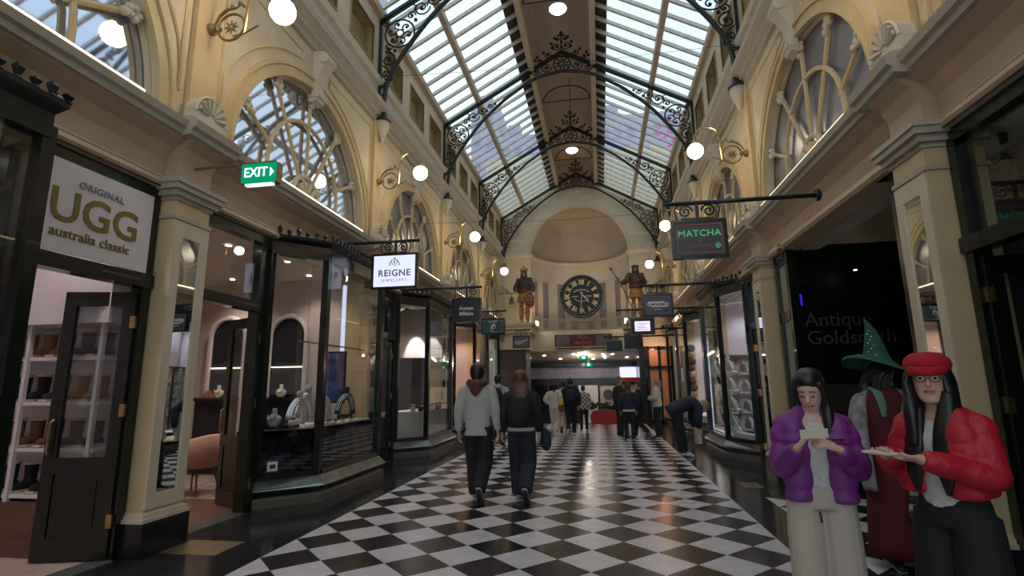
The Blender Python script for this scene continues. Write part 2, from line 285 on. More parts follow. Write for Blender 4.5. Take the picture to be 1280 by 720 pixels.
# ================================================================== side walls
ARC_R, SPR = 1.84, 4.44
DG = .12
WD = 3.65
def wall(side, nm):
    w = empty(nm, (CX+side*WD, 0, 0), kind='structure')
    # --- wall face with arched openings
    for k in range(len(PY)-1):
        ya, yb = PY[k], PY[k+1]; yc = (ya+yb)/2; top = 6.95; mb = MB(side); n = 28
        inner, outer = [], []
        for i in range(n+1):
            a = pi*i/n; iy, iz = yc-ARC_R*cos(a), SPR+ARC_R*sin(a); inner.append((iy, iz))
            dy, dz = -cos(a), sin(a); t = min((yb-yc)/abs(dy) if abs(dy) > 1e-6 else 1e9, (top-SPR)/dz if dz > 1e-6 else 1e9); outer.append((yc+dy*t, SPR+dz*t))
        vs = [(WD, *p) for p in inner]+[(WD, *p) for p in outer]+[(WD+DG+.04, *p) for p in inner]; m_ = n+1
        fs = [(i, i+1, m_+i+1, m_+i) for i in range(n)]+[(i, 2*m_+i, 2*m_+i+1, i+1) for i in range(n)]
        # close the two upper corners
        vs += [(WD, ya, top), (WD, yb, top)]; c1 = 3*m_
        il = max(i for i in range(n+1) if outer[i][1] < top-1e-6 and i < n/2); ir = min(i for i in range(n+1) if outer[i][1] < top-1e-6 and i > n/2)
        fs += [(m_+il, m_+il+1, c1), (m_+ir-1, m_+ir, c1+1)]
        mb.add(vs, fs).build('wall_face', M['cream'], w, fix=False)
        # archivolt bands
        mb = MB(side)
        for r0, r1, pr in ((1.82, 1.87, .05), (1.87, 1.98, .03), (1.98, 2.03, .06)):
            pr_ = [(WD-pr, *p) for p in arc(yc, SPR, r0, 0, pi, 28)]+[(WD-pr, *p) for p in arc(yc, SPR, r1, 0, pi, 28)]+[(WD+.01, *p) for p in arc(yc, SPR, r1, 0, pi, 28)]+[(WD+.01, *p) for p in arc(yc, SPR, r0, 0, pi, 28)]
            K = 29; mb.add(pr_, [(q*K+i, q*K+i+1, ((q+1) % 4)*K+i+1, ((q+1) % 4)*K+i) for q in range(4) for i in range(28)])
        mb.build('arch_moulding', M['cream2'], w)
        # spandrel panel mouldings (two per bay)
        for sg in (-1, 1):
            ye = yc+sg*2.08; pts = [(ye, SPR+.3), (ye, 6.75), (yc+sg*.42, 6.75)]
            a_s, a_e = math.acos(.42/2.2), math.asin(.3/2.2)
            pts += [(yc+sg*2.2*cos(a_s+(a_e-a_s)*i/14), SPR+2.2*sin(a_s+(a_e-a_s)*i/14)) for i in range(15)]
            pts = [p for p in pts if abs(p[0]-yc) <= 2.081]
            MB(side).tube([(WD-.005, *p) for p in pts], .022, 5, closed=True).build('spandrel_moulding', M['cream2'], w)
        # carved keystone console
        mb = MB(side); mb.prism([(WD, 6.05), (WD-.1, 6.08), (WD-.12, 6.2), (WD-.08, 6.38), (WD-.13, 6.55), (WD-.24, 6.72), (WD-.27, 6.84), (WD-.2, 6.93), (WD, 6.95)], 1, yc-.11, yc+.11)
        mb.tube([(WD-.2, yc-.14, 6.8), (WD-.2, yc+.14, 6.8)], .085, 10); mb.tube([(WD-.09, yc-.13, 6.18), (WD-.09, yc+.13, 6.18)], .06, 10)
        mb.build('keystone', M['pale'], w)
        # frieze with three recessed panels
        mb = MB(side); zz = [7.95, 8.2, 9.0, 9.5]; pn = [yc-1.55, yc, yc+1.55]; ys = [ya]+[v for p in pn for v in (p-.5, p+.5)]+[yb]
        for i in range(len(ys)-1):
            for j in range(3):
                if j == 1 and i % 2 == 1: continue
                mb.add([(WD, ys[i], zz[j]), (WD, ys[i+1], zz[j]), (WD, ys[i+1], zz[j+1]), (WD, ys[i], zz[j+1])], [(0, 1, 2, 3)])
        mb.build('frieze_wall', M['cream'], w, fix=False)
        for p in pn:
            q = MB(side); a, b, z0, z1, d0, d1 = p-.5, p+.5, 8.2, 9.0, WD, WD+.2
            q.add([(d0, a, z0), (d0, b, z0), (d0, b, z1), (d0, a, z1), (d1, a, z0), (d1, b, z0), (d1, b, z1), (d1, a, z1)], [(4, 5, 6, 7), (0, 1, 5, 4), (1, 2, 6, 5), (2, 3, 7, 6), (3, 0, 4, 7)])
            q.box(d0-.02, d0+.02, a-.03, a, z0-.03, z1+.03); q.box(d0-.02, d0+.02, b, b+.03, z0-.03, z1+.03); q.box(d0-.02, d0+.02, a, b, z0-.03, z0); q.box(d0-.02, d0+.02, a, b, z1, z1+.03)
            q.build('frieze_panel', M['ochre'], w, fix=False)
    # --- continuous mouldings
    def run(name, prof, m, ya=YB, yb=YE): return MB(side).prism(prof, 1, ya, yb).build(name, m, w)
    run('string_course', [(WD+.05, 6.95), (WD-.06, 6.95), (WD-.06, 7.05), (WD-.12, 7.08), (WD-.12, 7.14), (WD-.2, 7.2), (WD-.24, 7.22), (WD-.24, 7.34), (WD-.18, 7.38), (WD+.05, 7.42)], M['grey'])
    run('upper_band', [(WD+.05, 7.40), (WD-.02, 7.42), (WD-.02, 7.8), (WD-.09, 7.83), (WD-.11, 7.95), (WD+.05, 7.97)], M['pale'])
    run('eave_beam', [(WD+.2, 9.42), (WD-.1, 9.42), (WD-.12, 9.55), (WD+.2, 9.7)], M['roofwood'])
    run('frieze_board', [(WD+.3, 3.72), (WD+.09, 3.72), (WD+.07, 3.95), (WD+.0, 4.08), (WD-.14, 4.16), (WD-.14, 4.2), (WD+.3, 4.2)], M['soffit'])
    run('bed_moulding', [(WD+.3, 3.60), (WD+.03, 3.62), (WD+.0, 3.66), (WD+.03, 3.74), (WD+.09, 3.78), (WD+.3, 3.78)], M['soffit'])
    run('cornice', [(WD+.35, 4.19), (WD-.13, 4.17), (WD-.18, 4.18), (WD-.19, 4.23), (WD-.23, 4.25), (WD-.25, 4.32), (WD-.20, 4.35), (WD+.02, 4.40), (WD+.35, 4.43)], M['grey'])
    for k, yp in enumerate(PY[:-1]):
        yq = yp+(RS if side > 0 else 0)
        MB(side).prism([(WD+.2, 4.18), (WD-.22, 4.165), (WD-.28, 4.175), (WD-.29, 4.23), (WD-.33, 4.25), (WD-.35, 4.33), (WD-.29, 4.37), (WD-.06, 4.42), (WD+.2, 4.43)], 1, yq-.36, yq+.36).build('cornice_break', M['grey'], w)
        MB(side).prism([(WD+.2, 3.70), (WD-.05, 3.70), (WD-.06, 3.95), (WD-.11, 4.08), (WD-.23, 4.16), (WD-.23, 4.19), (WD+.2, 4.19)], 1, yq-.25, yq+.25).build('pier_frieze_block', M['soffit'], w)
        MB(side).box(WD-.07, WD+.02, yp-.2, yp+.2, 4.42, 6.95).build('pilaster_strip', M['cream2'], w)
        # shell ornament at the pilaster's foot
        q = MB(side); q.prism([(WD-.2, 4.36), (WD-.06, 4.36), (WD-.06, 4.52), (WD-.2, 4.52)], 1, yp-.24, yp+.24)
        q.add([(WD-.2, *p) for p in arc(yp, 4.52, .24, 0, pi, 14)]+[(WD-.06, *p) for p in arc(yp, 4.52, .24, 0, pi, 14)], [list(range(15)), list(range(15, 30))]+[(i, i+1, 16+i, 15+i) for i in range(14)])
        for a in range(7):
            an = pi*(a+.5)/7; q.tube([(WD-.205, yp+.05*cos(an), 4.53+.05*sin(an)), (WD-.215, yp+.2*cos(an), 4.53+.2*sin(an))], [.012, .03], 5)
        q.tube([(WD-.2, *p) for p in arc(yp, 4.52, .235, 0, pi, 14)], .02, 5)
        q.build('shell_ornament', M['pale'], w)
        # corbel under the truss foot
        MB(side).lathe([(.0, 6.52), (.04, 6.55), (.07, 6.68), (.13, 6.8), (.15, 6.9), (.15, 6.98), (0, 6.98)], (WD-.13, yp, 0), 14).build('corbel', M['pale'], w, smooth=True)
    # lit strip on the cornice in front of the windows
    for k in range(1, len(PY)-1):
        yc = (PY[k]+PY[k+1])/2; MB(side).box(WD-.21, WD-.18, yc-1.5, yc+1.5, 4.34, 4.37).build('light_strip', M['strip'], w)
    MB(side).box(WD+.35, WD+.6, YB, YE, 3.6, 9.6).build('wall_core', M['pale'], w)
    return w
WL = wall(-1, 'wall_left'); WR = wall(1, 'wall_right')
# ------------------------------------------------------------------ arched windows
wn = 0
def arch_window(side, yc, clear):
    global wn; wn += 1
    w = empty('window_%d' % wn, (CX+side*(WD+DG), yc, SPR), kind='structure')
    D = WD+DG-.02; q = MB(side); r = ARC_R+.02; q.add([(D+.03, *p) for p in arc(yc, SPR-.02, r, 0, pi, 30)], [list(range(31))])
    q.build('pane', M['arch_glass'] if clear else M['arch_glass2'], w, fix=False)
    MB(side).tube([(D, *p) for p in arc(yc, SPR, ARC_R-.01, 0, pi, 30)], .035, 6).build('frame', M['cream'], w)
    for a in (28, 59, 90, 121, 152):
        an = R(a); r0 = .36 if a in (59, 90, 121) else .99
        MB(side).tube([(D-.03, yc+r0*cos(an), SPR+r0*sin(an)), (D-.03, yc+1.8*cos(an), SPR+1.8*sin(an))], .032, 6).build('glazing_rib', M['cream2'], w)
        q = MB(side)
        for k in range(5):
            t = 2*pi*k/5; q.ball((D-.05, yc+1.71*cos(an)+.06*cos(t), SPR+1.71*sin(an)+.06*sin(t)), .045, 8)
        q.ball((D-.06, yc+1.59*cos(an), SPR+1.59*sin(an)), .05, 8); q.build('leaf_boss', M['pale'], w, smooth=True)
    pts = [(yc+.98, SPR)]+arc(yc, SPR+.25, .98, 0, pi, 18)+[(yc-.98, SPR)]
    MB(side).tube([(D-.03, *p) for p in pts], .032, 6).build('inner_arch_rib', M['cream2'], w)
    q = MB(side); q.tube([(D-.05, *p) for p in arc(yc, SPR, .36, 0, pi, 14)], .04, 6)
    for a in range(6):
        an = pi*(a+.5)/6; q.tube([(D-.06, yc+.08*cos(an), SPR+.08*sin(an)), (D-.07, yc+.28*cos(an), SPR+.28*sin(an))], [.02, .05], 6)
    q.build('hub_shell', M['cream'], w)
    return w
for k in range(len(PY)-1):
    yc = (PY[k]+PY[k+1])/2
    for s in (-1, 1): arch_window(s, yc, s == -1 and k < 3)
# ------------------------------------------------------------------ ground-floor piers
def pier(side, yp, w):
    q = MB(side); F = 3.56; q.box(F, 4.02, yp-.24, yp+.24, .3, 3.6)
    p = q.build('pier', M['cream2'], w)
    MB(side).box(3.50, 4.05, yp-.29, yp+.29, 0, .31).build('plinth', M['plinth'], p)
    q = MB(side)
    for (a, z0, z1) in ((.055, .31, .345), (.035, .345, .38), (.015, .38, .40)): q.box(F-a, 4.04, yp-.24-a, yp+.24+a, z0, z1)
    q.build('plinth_moulding', M['cream'], p)
    q = MB(side)
    for (a, z0, z1) in ((.02, 3.30, 3.34), (.02, 3.5, 3.54), (.06, 3.54, 3.6), (.10, 3.6, 3.66), (.12, 3.66, 3.71)): q.box(F-a, 4.04, yp-.24-a, yp+.24+a, z0, z1)
    q.build('capital', M['grey'], p)
    q = MB(side); q.box(F-.018, F, yp-.24, yp-.13, .42, 3.28); q.box(F-.018, F, yp+.13, yp+.24, .42, 3.28); q.box(F-.018, F, yp-.13, yp+.13, .42, .56); q.box(F-.018, F, yp-.13, yp+.13, 3.12, 3.28)
    q.build('mirror_frame', M['cream'], p)
    MB(side).box(F-.006, F, yp-.13, yp+.13, .56, 3.12).build('mirror_panel', M['mirror'], p)
for yp in PY[:-1]:
    pier(-1, yp, WL); pier(1, yp+RS, WR)
# ================================================================== roof
cl = empty('ceiling', (CX, 0, 9.5), kind='structure')
ZG = lambda d: 9.56+.565*(WD-d)
for s in (-1, 1):
    nx_, nz_ = .565, 1
    for d, w_, h_, nm in ((2.56, .13, .2, 'purlin'), (.92, .16, .24, 'ridge_beam'), (3.68, .14, .16, 'wall_plate')):
        MB(s).obox((d, YB, ZG(d)-h_/2), (d, YE, ZG(d)-h_/2), w_, h_).build(nm, M['roofwood'], cl)
    MB(s).add([(1.3, YB, ZG(1.3)+.01), (.9, YB, ZG(.9)+.01), (.9, YE, ZG(.9)+.01), (1.3, YE, ZG(1.3)+.01), (1.3, YB, ZG(1.3)+.06), (.9, YB, ZG(.9)+.06), (.9, YE, ZG(.9)+.06), (1.3, YE, ZG(1.3)+.06)], [(0, 1, 2, 3), (4, 7, 6, 5), (0, 3, 7, 4), (1, 5, 6, 2)]).build('roof_strip', M['roofdark'], cl)
    nb = 62; sp = (YE-YB)/nb
    b0 = MB(s).obox((3.66, YB, ZG(3.66)-.035), (.92, YB, ZG(.92)-.035), .065, .085).build('glazing_bar', M['bar'], cl)
    def pane(d0, d1): return MB(s).add([(d0, YB+.03, ZG(d0)+.0), (d1, YB+.03, ZG(d1)+.0), (d1, YB+sp-.03, ZG(d1)), (d0, YB+sp-.03, ZG(d0)), (d0, YB+.03, ZG(d0)+.006), (d1, YB+.03, ZG(d1)+.006), (d1, YB+sp-.03, ZG(d1)+.006), (d0, YB+sp-.03, ZG(d0)+.006)], [(0, 1, 2, 3), (7, 6, 5, 4), (0, 4, 5, 1), (1, 5, 6, 2), (2, 6, 7, 3), (3, 7, 4, 0)]).build('glass_pane', M['roof_glass'], cl)
    ps = [pane(3.62, 2.6), pane(2.5, 1.28)]
    for i in range(1, nb):
        c = b0.copy(); COL.objects.link(c); c.location = (0, i*sp, 0)
    for i in range(1, nb):
        for p in ps: c = p.copy(); COL.objects.link(c); c.location = (0, i*sp, 0)
q = MB(); pr = [(CX+.95*cos(pi*i/12), ZG(.95)+1.2*sin(pi*i/12)) for i in range(13)]; pr2 = [(CX+1.02*cos(pi*i/12), ZG(.95)+1.3*sin(pi*i/12)) for i in range(13)]
q.prism(pr+pr2[::-1], 1, YB, YE).build('ridge_vault', M['roofceil'], cl)
for y in (6.9, 11.7, 16.5, 21.3):
    q = MB(); a = [(CX+.8*cos(pi*i/14), y, 11.05+.55*sin(pi*i/14)) for i in range(15)]; q.tube(a, .022, 5); q.tube([(CX-.8, y, 11.05), (CX+.8, y, 11.05)], .018, 5); q.build('tie_hoop', M['iron'], cl)
# ------------------------------------------------------------------ iron roof trusses
def truss(yp, label):
    t = empty('roof_truss', (CX, yp, 6.98), label, 'truss', 'iron roof trusses')
    CHZ = lambda d: 9.38+.565*(3.62-d)
    A = [(3.52, 7.12), (3.50, 7.5), (3.42, 7.95), (3.11, 8.52), (2.5, 9.33), (1.9, 9.9), (1.51, 10.2), (.8, 10.62), (0, 10.78)]
    def cat(ps, n=5):
        o = []
        for i in range(len(ps)-1):
            p = [ps[max(i-1, 0)], ps[i], ps[i+1], ps[min(i+2, len(ps)-1)]]
            for k in range(n):
                u = k/n; o.append(tuple(.5*((2*p[1][j])+(p[2][j]-p[0][j])*u+(2*p[0][j]-5*p[1][j]+4*p[2][j]-p[3][j])*u*u+(3*p[1][j]-p[0][j]-3*p[2][j]+p[3][j])*u**3) for j in range(2)))
        return o+[ps[-1]]
    AA = cat(A)
    for s in (-1, 1):
        def flat(mb, pts, w=.05, h=.012):   # flat iron bar following pts in the truss plane
            for a, b in zip(pts[:-1], pts[1:]): mb.obox((a[0], yp, a[1]), (b[0], yp, b[1]), w, h, (0, 0, 1))
        q = MB(s); q.tube([(p[0], yp, p[1]) for p in AA], [.055]*4+[.05]*(len(AA)-4), 8); q.build('arch_rib', M['iron'], t, smooth=True)
        q = MB(s); q.obox((3.66, yp, CHZ(3.66)), (0, yp, CHZ(0)), .09, .07); q.obox((3.66, yp, CHZ(3.66)-.07), (0, yp, CHZ(0)-.07), .04, .03); q.build('chord', M['iron'], t)
        MB(s).box(3.58, 3.66, yp-.045, yp+.045, 7.3, CHZ(3.62)).build('wall_post', M['iron'], t)
        MB(s).lathe([(0, 6.95), (.17, 6.97), (.18, 7.0), (.12, 7.03), (.1, 7.1), (.065, 7.22), (.06, 7.3), (0, 7.32)], (3.52, yp, 0), 14).build('foot_cap', M['iron'], t, smooth=True)
        q = MB(s)
        def ln(pts, r=.019): q.tube([(p[0], yp, p[1]) for p in pts], r, 4)
        ln(arc(3.2, 9.02, .33, 0, 2*pi, 20), .022); ln(arc(3.2, 9.02, .09, 0, 2*pi, 10))
        for k in range(6):
            an = k*pi/3+.3; c = (3.2+.2*cos(an), 9.02+.2*sin(an)); ln(spiral(*c, .1, an+pi, .9, 10)); q.ball((c[0], yp, c[1]), .03, 6)
        for (cx_, cz_, r_, a0, tn) in ((2.72, 9.58, .19, pi, 1.5), (2.43, 9.74, .14, 0, -1.4), (2.2, 9.88, .09, pi, 1.3), (3.44, 8.42, .17, pi/2, 1.5), (3.5, 8.07, .11, -pi/2, -1.4), (3.53, 7.82, .07, pi/2, 1.3), (3.5, 9.26, .07, 0, 1.2), (2.95, 9.42, .1, pi, -1.3), (3.42, 8.7, .09, 0, 1.2)):
            ln(spiral(cx_, cz_, r_, a0, tn), .02); q.ball((cx_, yp, cz_), r_*.22, 6)
        ln([(3.52, 8.62), (3.4, 8.6), (3.3, 8.5)]); ln([(3.57, 8.3), (3.45, 8.22), (3.38, 8.05)]); ln([(3.0, 9.72), (2.85, 9.65), (2.9, 9.5)]); ln([(2.6, 9.92), (2.55, 9.75), (2.6, 9.6)])
        # leaf ends on the scrolls
        for (a, b) in ((3.35, 7.95), (3.52, 7.6), (2.05, 9.93), (2.3, 9.72), (2.85, 9.3), (3.3, 8.62)): q.ball((a, yp, b), .045, 6)
        q.build('scrollwork', M['iron'], t, kind='stuff')
        q = MB(s)
        for (cx_, cz_, r_, a0, tn) in ((.48, 10.95, .17, pi, 1.6), (.78, 10.83, .12, 0, -1.4), (.36, 11.18, .07, 0, 1.2)):
            q.tube([(p[0], yp, p[1]) for p in spiral(cx_, cz_, r_, a0, tn)], .02, 4); q.ball((cx_, yp, cz_), .04, 6)
        for k in range(4): q.ball((.95+.08*k, yp, 10.78-.03*k), .035, 6)
        # cresting above the chord
        for (cx_, cz_, r_, a0, tn) in ((.15, 11.62, .14, pi, 1.5), (.42, 11.36, .11, pi, 1.4), (.66, 11.2, .08, pi, 1.2), (.12, 11.86, .07, pi, 1.2)):
            q.tube([(p[0], yp, p[1]) for p in spiral(cx_, cz_, r_, a0, tn)], .02, 4); q.ball((cx_, yp, cz_), .035, 6)
        for (a, b) in ((.28, 11.58), (.3, 11.72), (.55, 11.45), (.8, 11.22), (.74, 11.32), (.2, 11.9)): q.ball((a, yp, b), .05, 6)
        q.build('cresting_scroll', M['iron'], t, kind='stuff')
    q = MB()
    for r_, w_ in ((.25, .028), (.07, .02)): q.tube([(CX+p[0], yp, p[1]) for p in arc(0, 11.02, r_, 0, 2*pi, 22)], w_, 5)
    for k in range(9):
        an = 2*pi*k/9+pi/2; q.tube([(CX+.07*cos(an), yp, 11.02+.07*sin(an)), (CX+.15*cos(an), yp, 11.02+.15*sin(an)), (CX+.21*cos(an), yp, 11.02+.21*sin(an))], [.012, .035, .012], 5)
    q.build('rosette', M['iron'], t)
    q = MB(); q.tube([(CX, yp, 11.42), (CX, yp, 12.05)], .02, 5)
    for dz, r_ in ((12.05, .06), (11.98, .045), (11.75, .05)): q.ball((CX, yp, dz), r_, 8)
    q.ball((CX-.08, yp, 11.97), .04, 6); q.ball((CX+.08, yp, 11.97), .04, 6); q.build('finial', M['iron'], t)
    return t
T0 = truss(PY[3], 'black iron roof truss nearest the viewer, cut by the top edge of the photo')
for y, l in ((PY[4], 'black iron roof truss with rosette crest, first one seen whole'), (PY[5], 'black iron roof truss with rosette crest midway along the skylight'), (PY[6]-.12, 'farthest black iron roof truss, against the domed end wall')):
    copy_tree(T0, loc=(CX, y, 6.98), label=l)
# ------------------------------------------------------------------ globe wall lamps on curled brass brackets
def wall_lamp(side, yp, label):
    bx = CX+side*(WD-.07)
    t = empty('wall_lamp', (bx, yp, 5.67), label, 'lamp', 'globe wall lamps')
    D = WD-.07; q = MB(side); P = lambda d, z, y=0: (D-d, yp+y, 5.67+z)
    q.ball(P(.02, 0), .07, 10); q.ball(P(.1, 0), .045, 8)
    q.tube([P(.1+.17+.17*cos(a), .17*sin(a)) for a in [pi+2*pi*i/20 for i in range(21)]], .016, 5)
    for k in range(8): a = 2*pi*k/8; q.tube([P(.27+.03*cos(a), .03*sin(a)), P(.27+.09*cos(a), .09*sin(a))], [.02, .008], 4)
    q.ball(P(.27, 0), .035, 8)
    q.tube([P(.05, .05), P(.1, .16), P(.2, .24), P(.32, .25), P(.38, .3)], [.012, .018, .022, .014, .006], 5)
    q.ball(P(.36, .30), .03, 6); q.ball(P(.26, .27), .028, 6); q.ball(P(.41, .26), .022, 6)
    q.build('scroll_bracket', M['dull'], t)
    q = MB(side); q.tube([P(.44, -.1), P(.46, .15), P(.47, .38)]+[P(.47+.22-.22*cos(a), .38+.2*sin(a)) for a in [pi*i/10 for i in range(1, 11)]]+[P(.91, .3)], .016, 6); q.lathe([(.02, 0), (.07, -.05), (.075, -.09), (0, -.09)], P(.91, .33), 10); q.tube([P(.3, -.12), P(.44, -.1), P(.62, -.02)], .012, 5); q.build('swan_neck', M['brass'], t)
    MB(side).ball(P(.91, .12), .145, 18).build('globe', M['globe'], t, smooth=True)
    return t
for k, yp in enumerate(PY[1:-1]):
    for s, n in ((-1, 'left'), (1, 'right')):
        d = ['lit globe lamp on curled brass bracket beside the nearest %s arched window', 'lit globe lamp on curled brass bracket at the top-%s, just above the nearest mirrored pier', 'lit globe lamp on curled brass bracket, second along the %s upper wall', 'small lit globe lamp on brass bracket, third along the %s upper wall', 'farthest lit globe lamp on the %s upper wall near the carved figure'][k] % n
        wall_lamp(s, yp, d)
for y, z, l in ((PY[3]+1.8, 10.55, 'bright lit ceiling lamp hanging at the top edge under the nearest ridge'), (PY[5]-1.9, 9.55, 'bright lit ceiling lamp hanging under the ridge between two far iron trusses')):
    t = empty('ceiling_lamp', (CX+.1, y, z), l, 'lamp')
    MB().lathe([(0, -.06), (.16, -.05), (.21, 0), (0, .0)], (CX+.1, y, z), 18).build('diffuser', M['disc'], t, smooth=True)
    MB().lathe([(.21, 0), (.2, .05), (.06, .1), (0, .1)], (CX+.1, y, z), 18).build('housing', M['white'], t, smooth=True)
    MB().tube([(CX+.1, y, z+.1), (CX+.1, y, 12.3 if z > 10 else 12.28)], .012, 5).build('rod', M['iron'], t)
# ================================================================== end wall with apse
we = empty('wall_end', (CX, YE, 0), kind='structure')
AR, AS, AB = 2.28, 7.55, 3.05          # apse radius, springing, base
n = 30; ac = YE+.05
q = MB(); i0 = [(CX-AR*cos(pi*i/n), AS+AR*sin(pi*i/n)) for i in range(n+1)]
out = []
for i in range(n+1):
    a = pi*i/n; dx, dz = -cos(a), sin(a); t = min((4.4)/abs(dx) if abs(dx) > 1e-6 else 1e9, (12.6-AS)/dz if dz > 1e-6 else 1e9); out.append((CX+dx*t, AS+dz*t))
q.add([(x, YE, z) for x, z in i0]+[(x, YE, z) for x, z in out]+[(CX-4.4, YE, 12.6), (CX+4.4, YE, 12.6)], [(i, i+1, n+1+i+1, n+1+i) for i in range(n)])
q.add([(CX-4.4, YE, 3.05), (CX-AR, YE, 3.05), (CX-AR, YE, AS), (CX-4.4, YE, AS)], [(0, 1, 2, 3)]); q.add([(CX+4.4, YE, 3.05), (CX+AR, YE, 3.05), (CX+AR, YE, AS), (CX+4.4, YE, AS)], [(0, 1, 2, 3)])
q.build('end_wall_face', M['cream'], we, fix=False)
m_ = 24; rows = []; q = MB()
for z in (AB, AS): rows.append([(CX-AR*cos(pi*j/m_), ac+AR*sin(pi*j/m_), z) for j in range(m_+1)])
q.add(rows[0]+rows[1], [(j, j+1, m_+1+j+1, m_+1+j) for j in range(m_)]); q.build('apse_wall', M['pale'], we, fix=False)
q = MB(); K = 12; vs = []
for k in range(K+1):
    e = pi/2*k/K
    for j in range(m_+1): a = pi*j/m_; vs.append((CX-AR*cos(a)*cos(e), ac+AR*sin(a)*cos(e), AS+AR*sin(e)))
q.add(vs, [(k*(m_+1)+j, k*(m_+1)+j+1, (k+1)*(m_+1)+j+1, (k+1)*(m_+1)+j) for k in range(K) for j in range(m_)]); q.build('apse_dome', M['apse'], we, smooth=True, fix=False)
def curved(prof, name, m, c=None):   # ring moulding round the apse, prof (inward offset, z)
    q = MB(); L = len(prof); vs = [(CX-(AR-o)*cos(pi*j/m_), ac+(AR-o)*sin(pi*j/m_), z) for j in range(m_+1) for o, z in prof]
    q.add(vs, [(j*L+i, j*L+(i+1) % L, (j+1)*L+(i+1) % L, (j+1)*L+i) for j in range(m_) for i in range(L)]+[list(range(L)), [m_*L+i for i in range(L)]]); return q.build(name, m, c or we)
curved([(0, AS-.12), (.06, AS-.12), (.09, AS-.05), (.12, AS), (.12, AS+.06), (0, AS+.08)], 'springing_moulding', M['pale'])
curved([(0, 3.9), (.08, 3.9), (.14, 3.98), (.2, 4.0), (.2, 4.08), (0, 4.12)], 'apse_ledge', M['pale'])
MB().tube([(x, YE-.02, z) for x, z in i0], .05, 6).build('apse_arch_moulding', M['cream2'], we)
for s in (-1, 1):
    q = MB(s); q.prism([(YE, AS-.12), (YE-.06, AS-.12), (YE-.12, AS), (YE-.12, AS+.06), (YE, AS+.08)], 0, AR, WD-.1); q.prism([(YE, AS+.7), (YE-.05, AS+.7), (YE-.08, AS+.8), (YE, AS+.85)], 0, AR+.3, WD-.1); q.build('impost_moulding', M['pale'], we)
wa = [18, 39, 63, 117, 141, 162, 80, 100]
for a in wa:                    # tall round-headed niches in the apse
    an = pi-R(a); ca, sa = cos(an), sin(an); tx, ty = -sa, ca
    def pt(u, v, o): return (CX+(AR-o)*ca+tx*u, ac+(AR-o)*sa+ty*u, v)
    wv = .19; z0, z1 = 4.75, 6.5
    f = MB()
    f.tube([pt(-wv, z1+.12, .04)]+[pt(wv*cos(b), z1+.12+wv*sin(b), .04) for b in [pi-pi*i/10 for i in range(11)]]+[pt(wv, z1+.12, .04)], .025, 5)
    f.add([pt(-wv-.04, z0-.05, .05), pt(wv+.04, z0-.05, .05), pt(wv+.04, z0, .05), pt(-wv-.04, z0, .05), pt(-wv-.04, z0-.05, 0), pt(wv+.04, z0-.05, 0), pt(wv+.04, z0, 0), pt(-wv-.04, z0, 0)], [(0, 1, 2, 3), (0, 4, 5, 1), (2, 6, 7, 3), (1, 5, 6, 2), (0, 3, 7, 4)])
    for u in (-wv, wv): f.tube([pt(u, z0, .02), pt(u, z1, .02)], .02, 4)
    f.tube([pt(-wv, z1, .03), pt(wv, z1, .03)], .03, 4)
    fo = f.build('niche_frame', M['pale'], we)
    if 60 < a < 120: pass
    MB().add([pt(-wv, z0, .045), pt(wv, z0, .045), pt(wv, z1, .045), pt(-wv, z1, .045)], [(0, 1, 2, 3)]).build('niche_pane', M['panegrey'], fo, fix=False) if not 66 < a < 114 else None
    MB().add([pt(-.17, 4.25, .02), pt(.17, 4.25, .02), pt(.17, 4.62, .02), pt(-.17, 4.62, .02), pt(-.17, 4.25, -.02), pt(.17, 4.25, -.02), pt(.17, 4.62, -.02), pt(-.17, 4.62, -.02)], [(0, 1, 2, 3), (4, 7, 6, 5), (0, 4, 5, 1), (1, 5, 6, 2), (2, 6, 7, 3), (3, 7, 4, 0)]).build('apse_relief_panel', M['apse'], we)
# apse floor slab / bulkhead above the passage
q = MB(); pts = [(CX-AR*cos(pi*j/m_), ac+AR*sin(pi*j/m_)) for j in range(m_+1)]
q.add([(x, y, 3.06) for x, y in pts], [list(range(m_+1))]); q.build('apse_soffit', M['cream'], we, fix=False)
MB().box(CX-4.4, CX-3.0, YE-.0, YE+.4, 0, 3.06).build('end_pier', M['cream'], we); MB().box(CX+3.0, CX+4.4, YE, YE+.4, 0, 3.06).build('end_pier', M['cream'], we)
MB().box(CX-4.4, CX+4.4, YE-.05, YE+.03, 3.05, 3.95).build('bulkhead', M['cream'], we)
for a, b in ((-1.95, -.7), (-.35, .9)): MB().box(a, b, YE-.06, YE-.045, 3.13, 3.2).build('vent_slot', M['roofdark'], we)
for s in (-1, 1):               # pedestals carrying the figures
    q = MB(s); q.box(2.05, 3.7, 22.1, YE, 3.75, 4.02); q.box(1.98, 3.7, 22.03, YE, 4.02, 4.1); q.box(1.93, 3.7, 21.98, YE, 4.1, 4.16); q.box(2.2, 3.7, 22.3, YE, 3.05, 3.75); q.build('pedestal', M['cream'], we)
    MB(s).box(2.35, 3.7 if s < 0 else 2.62, 22.4, YE, 0, 3.05).build('pedestal_column', M['panelbk'] if s < 0 else M['black'], we)
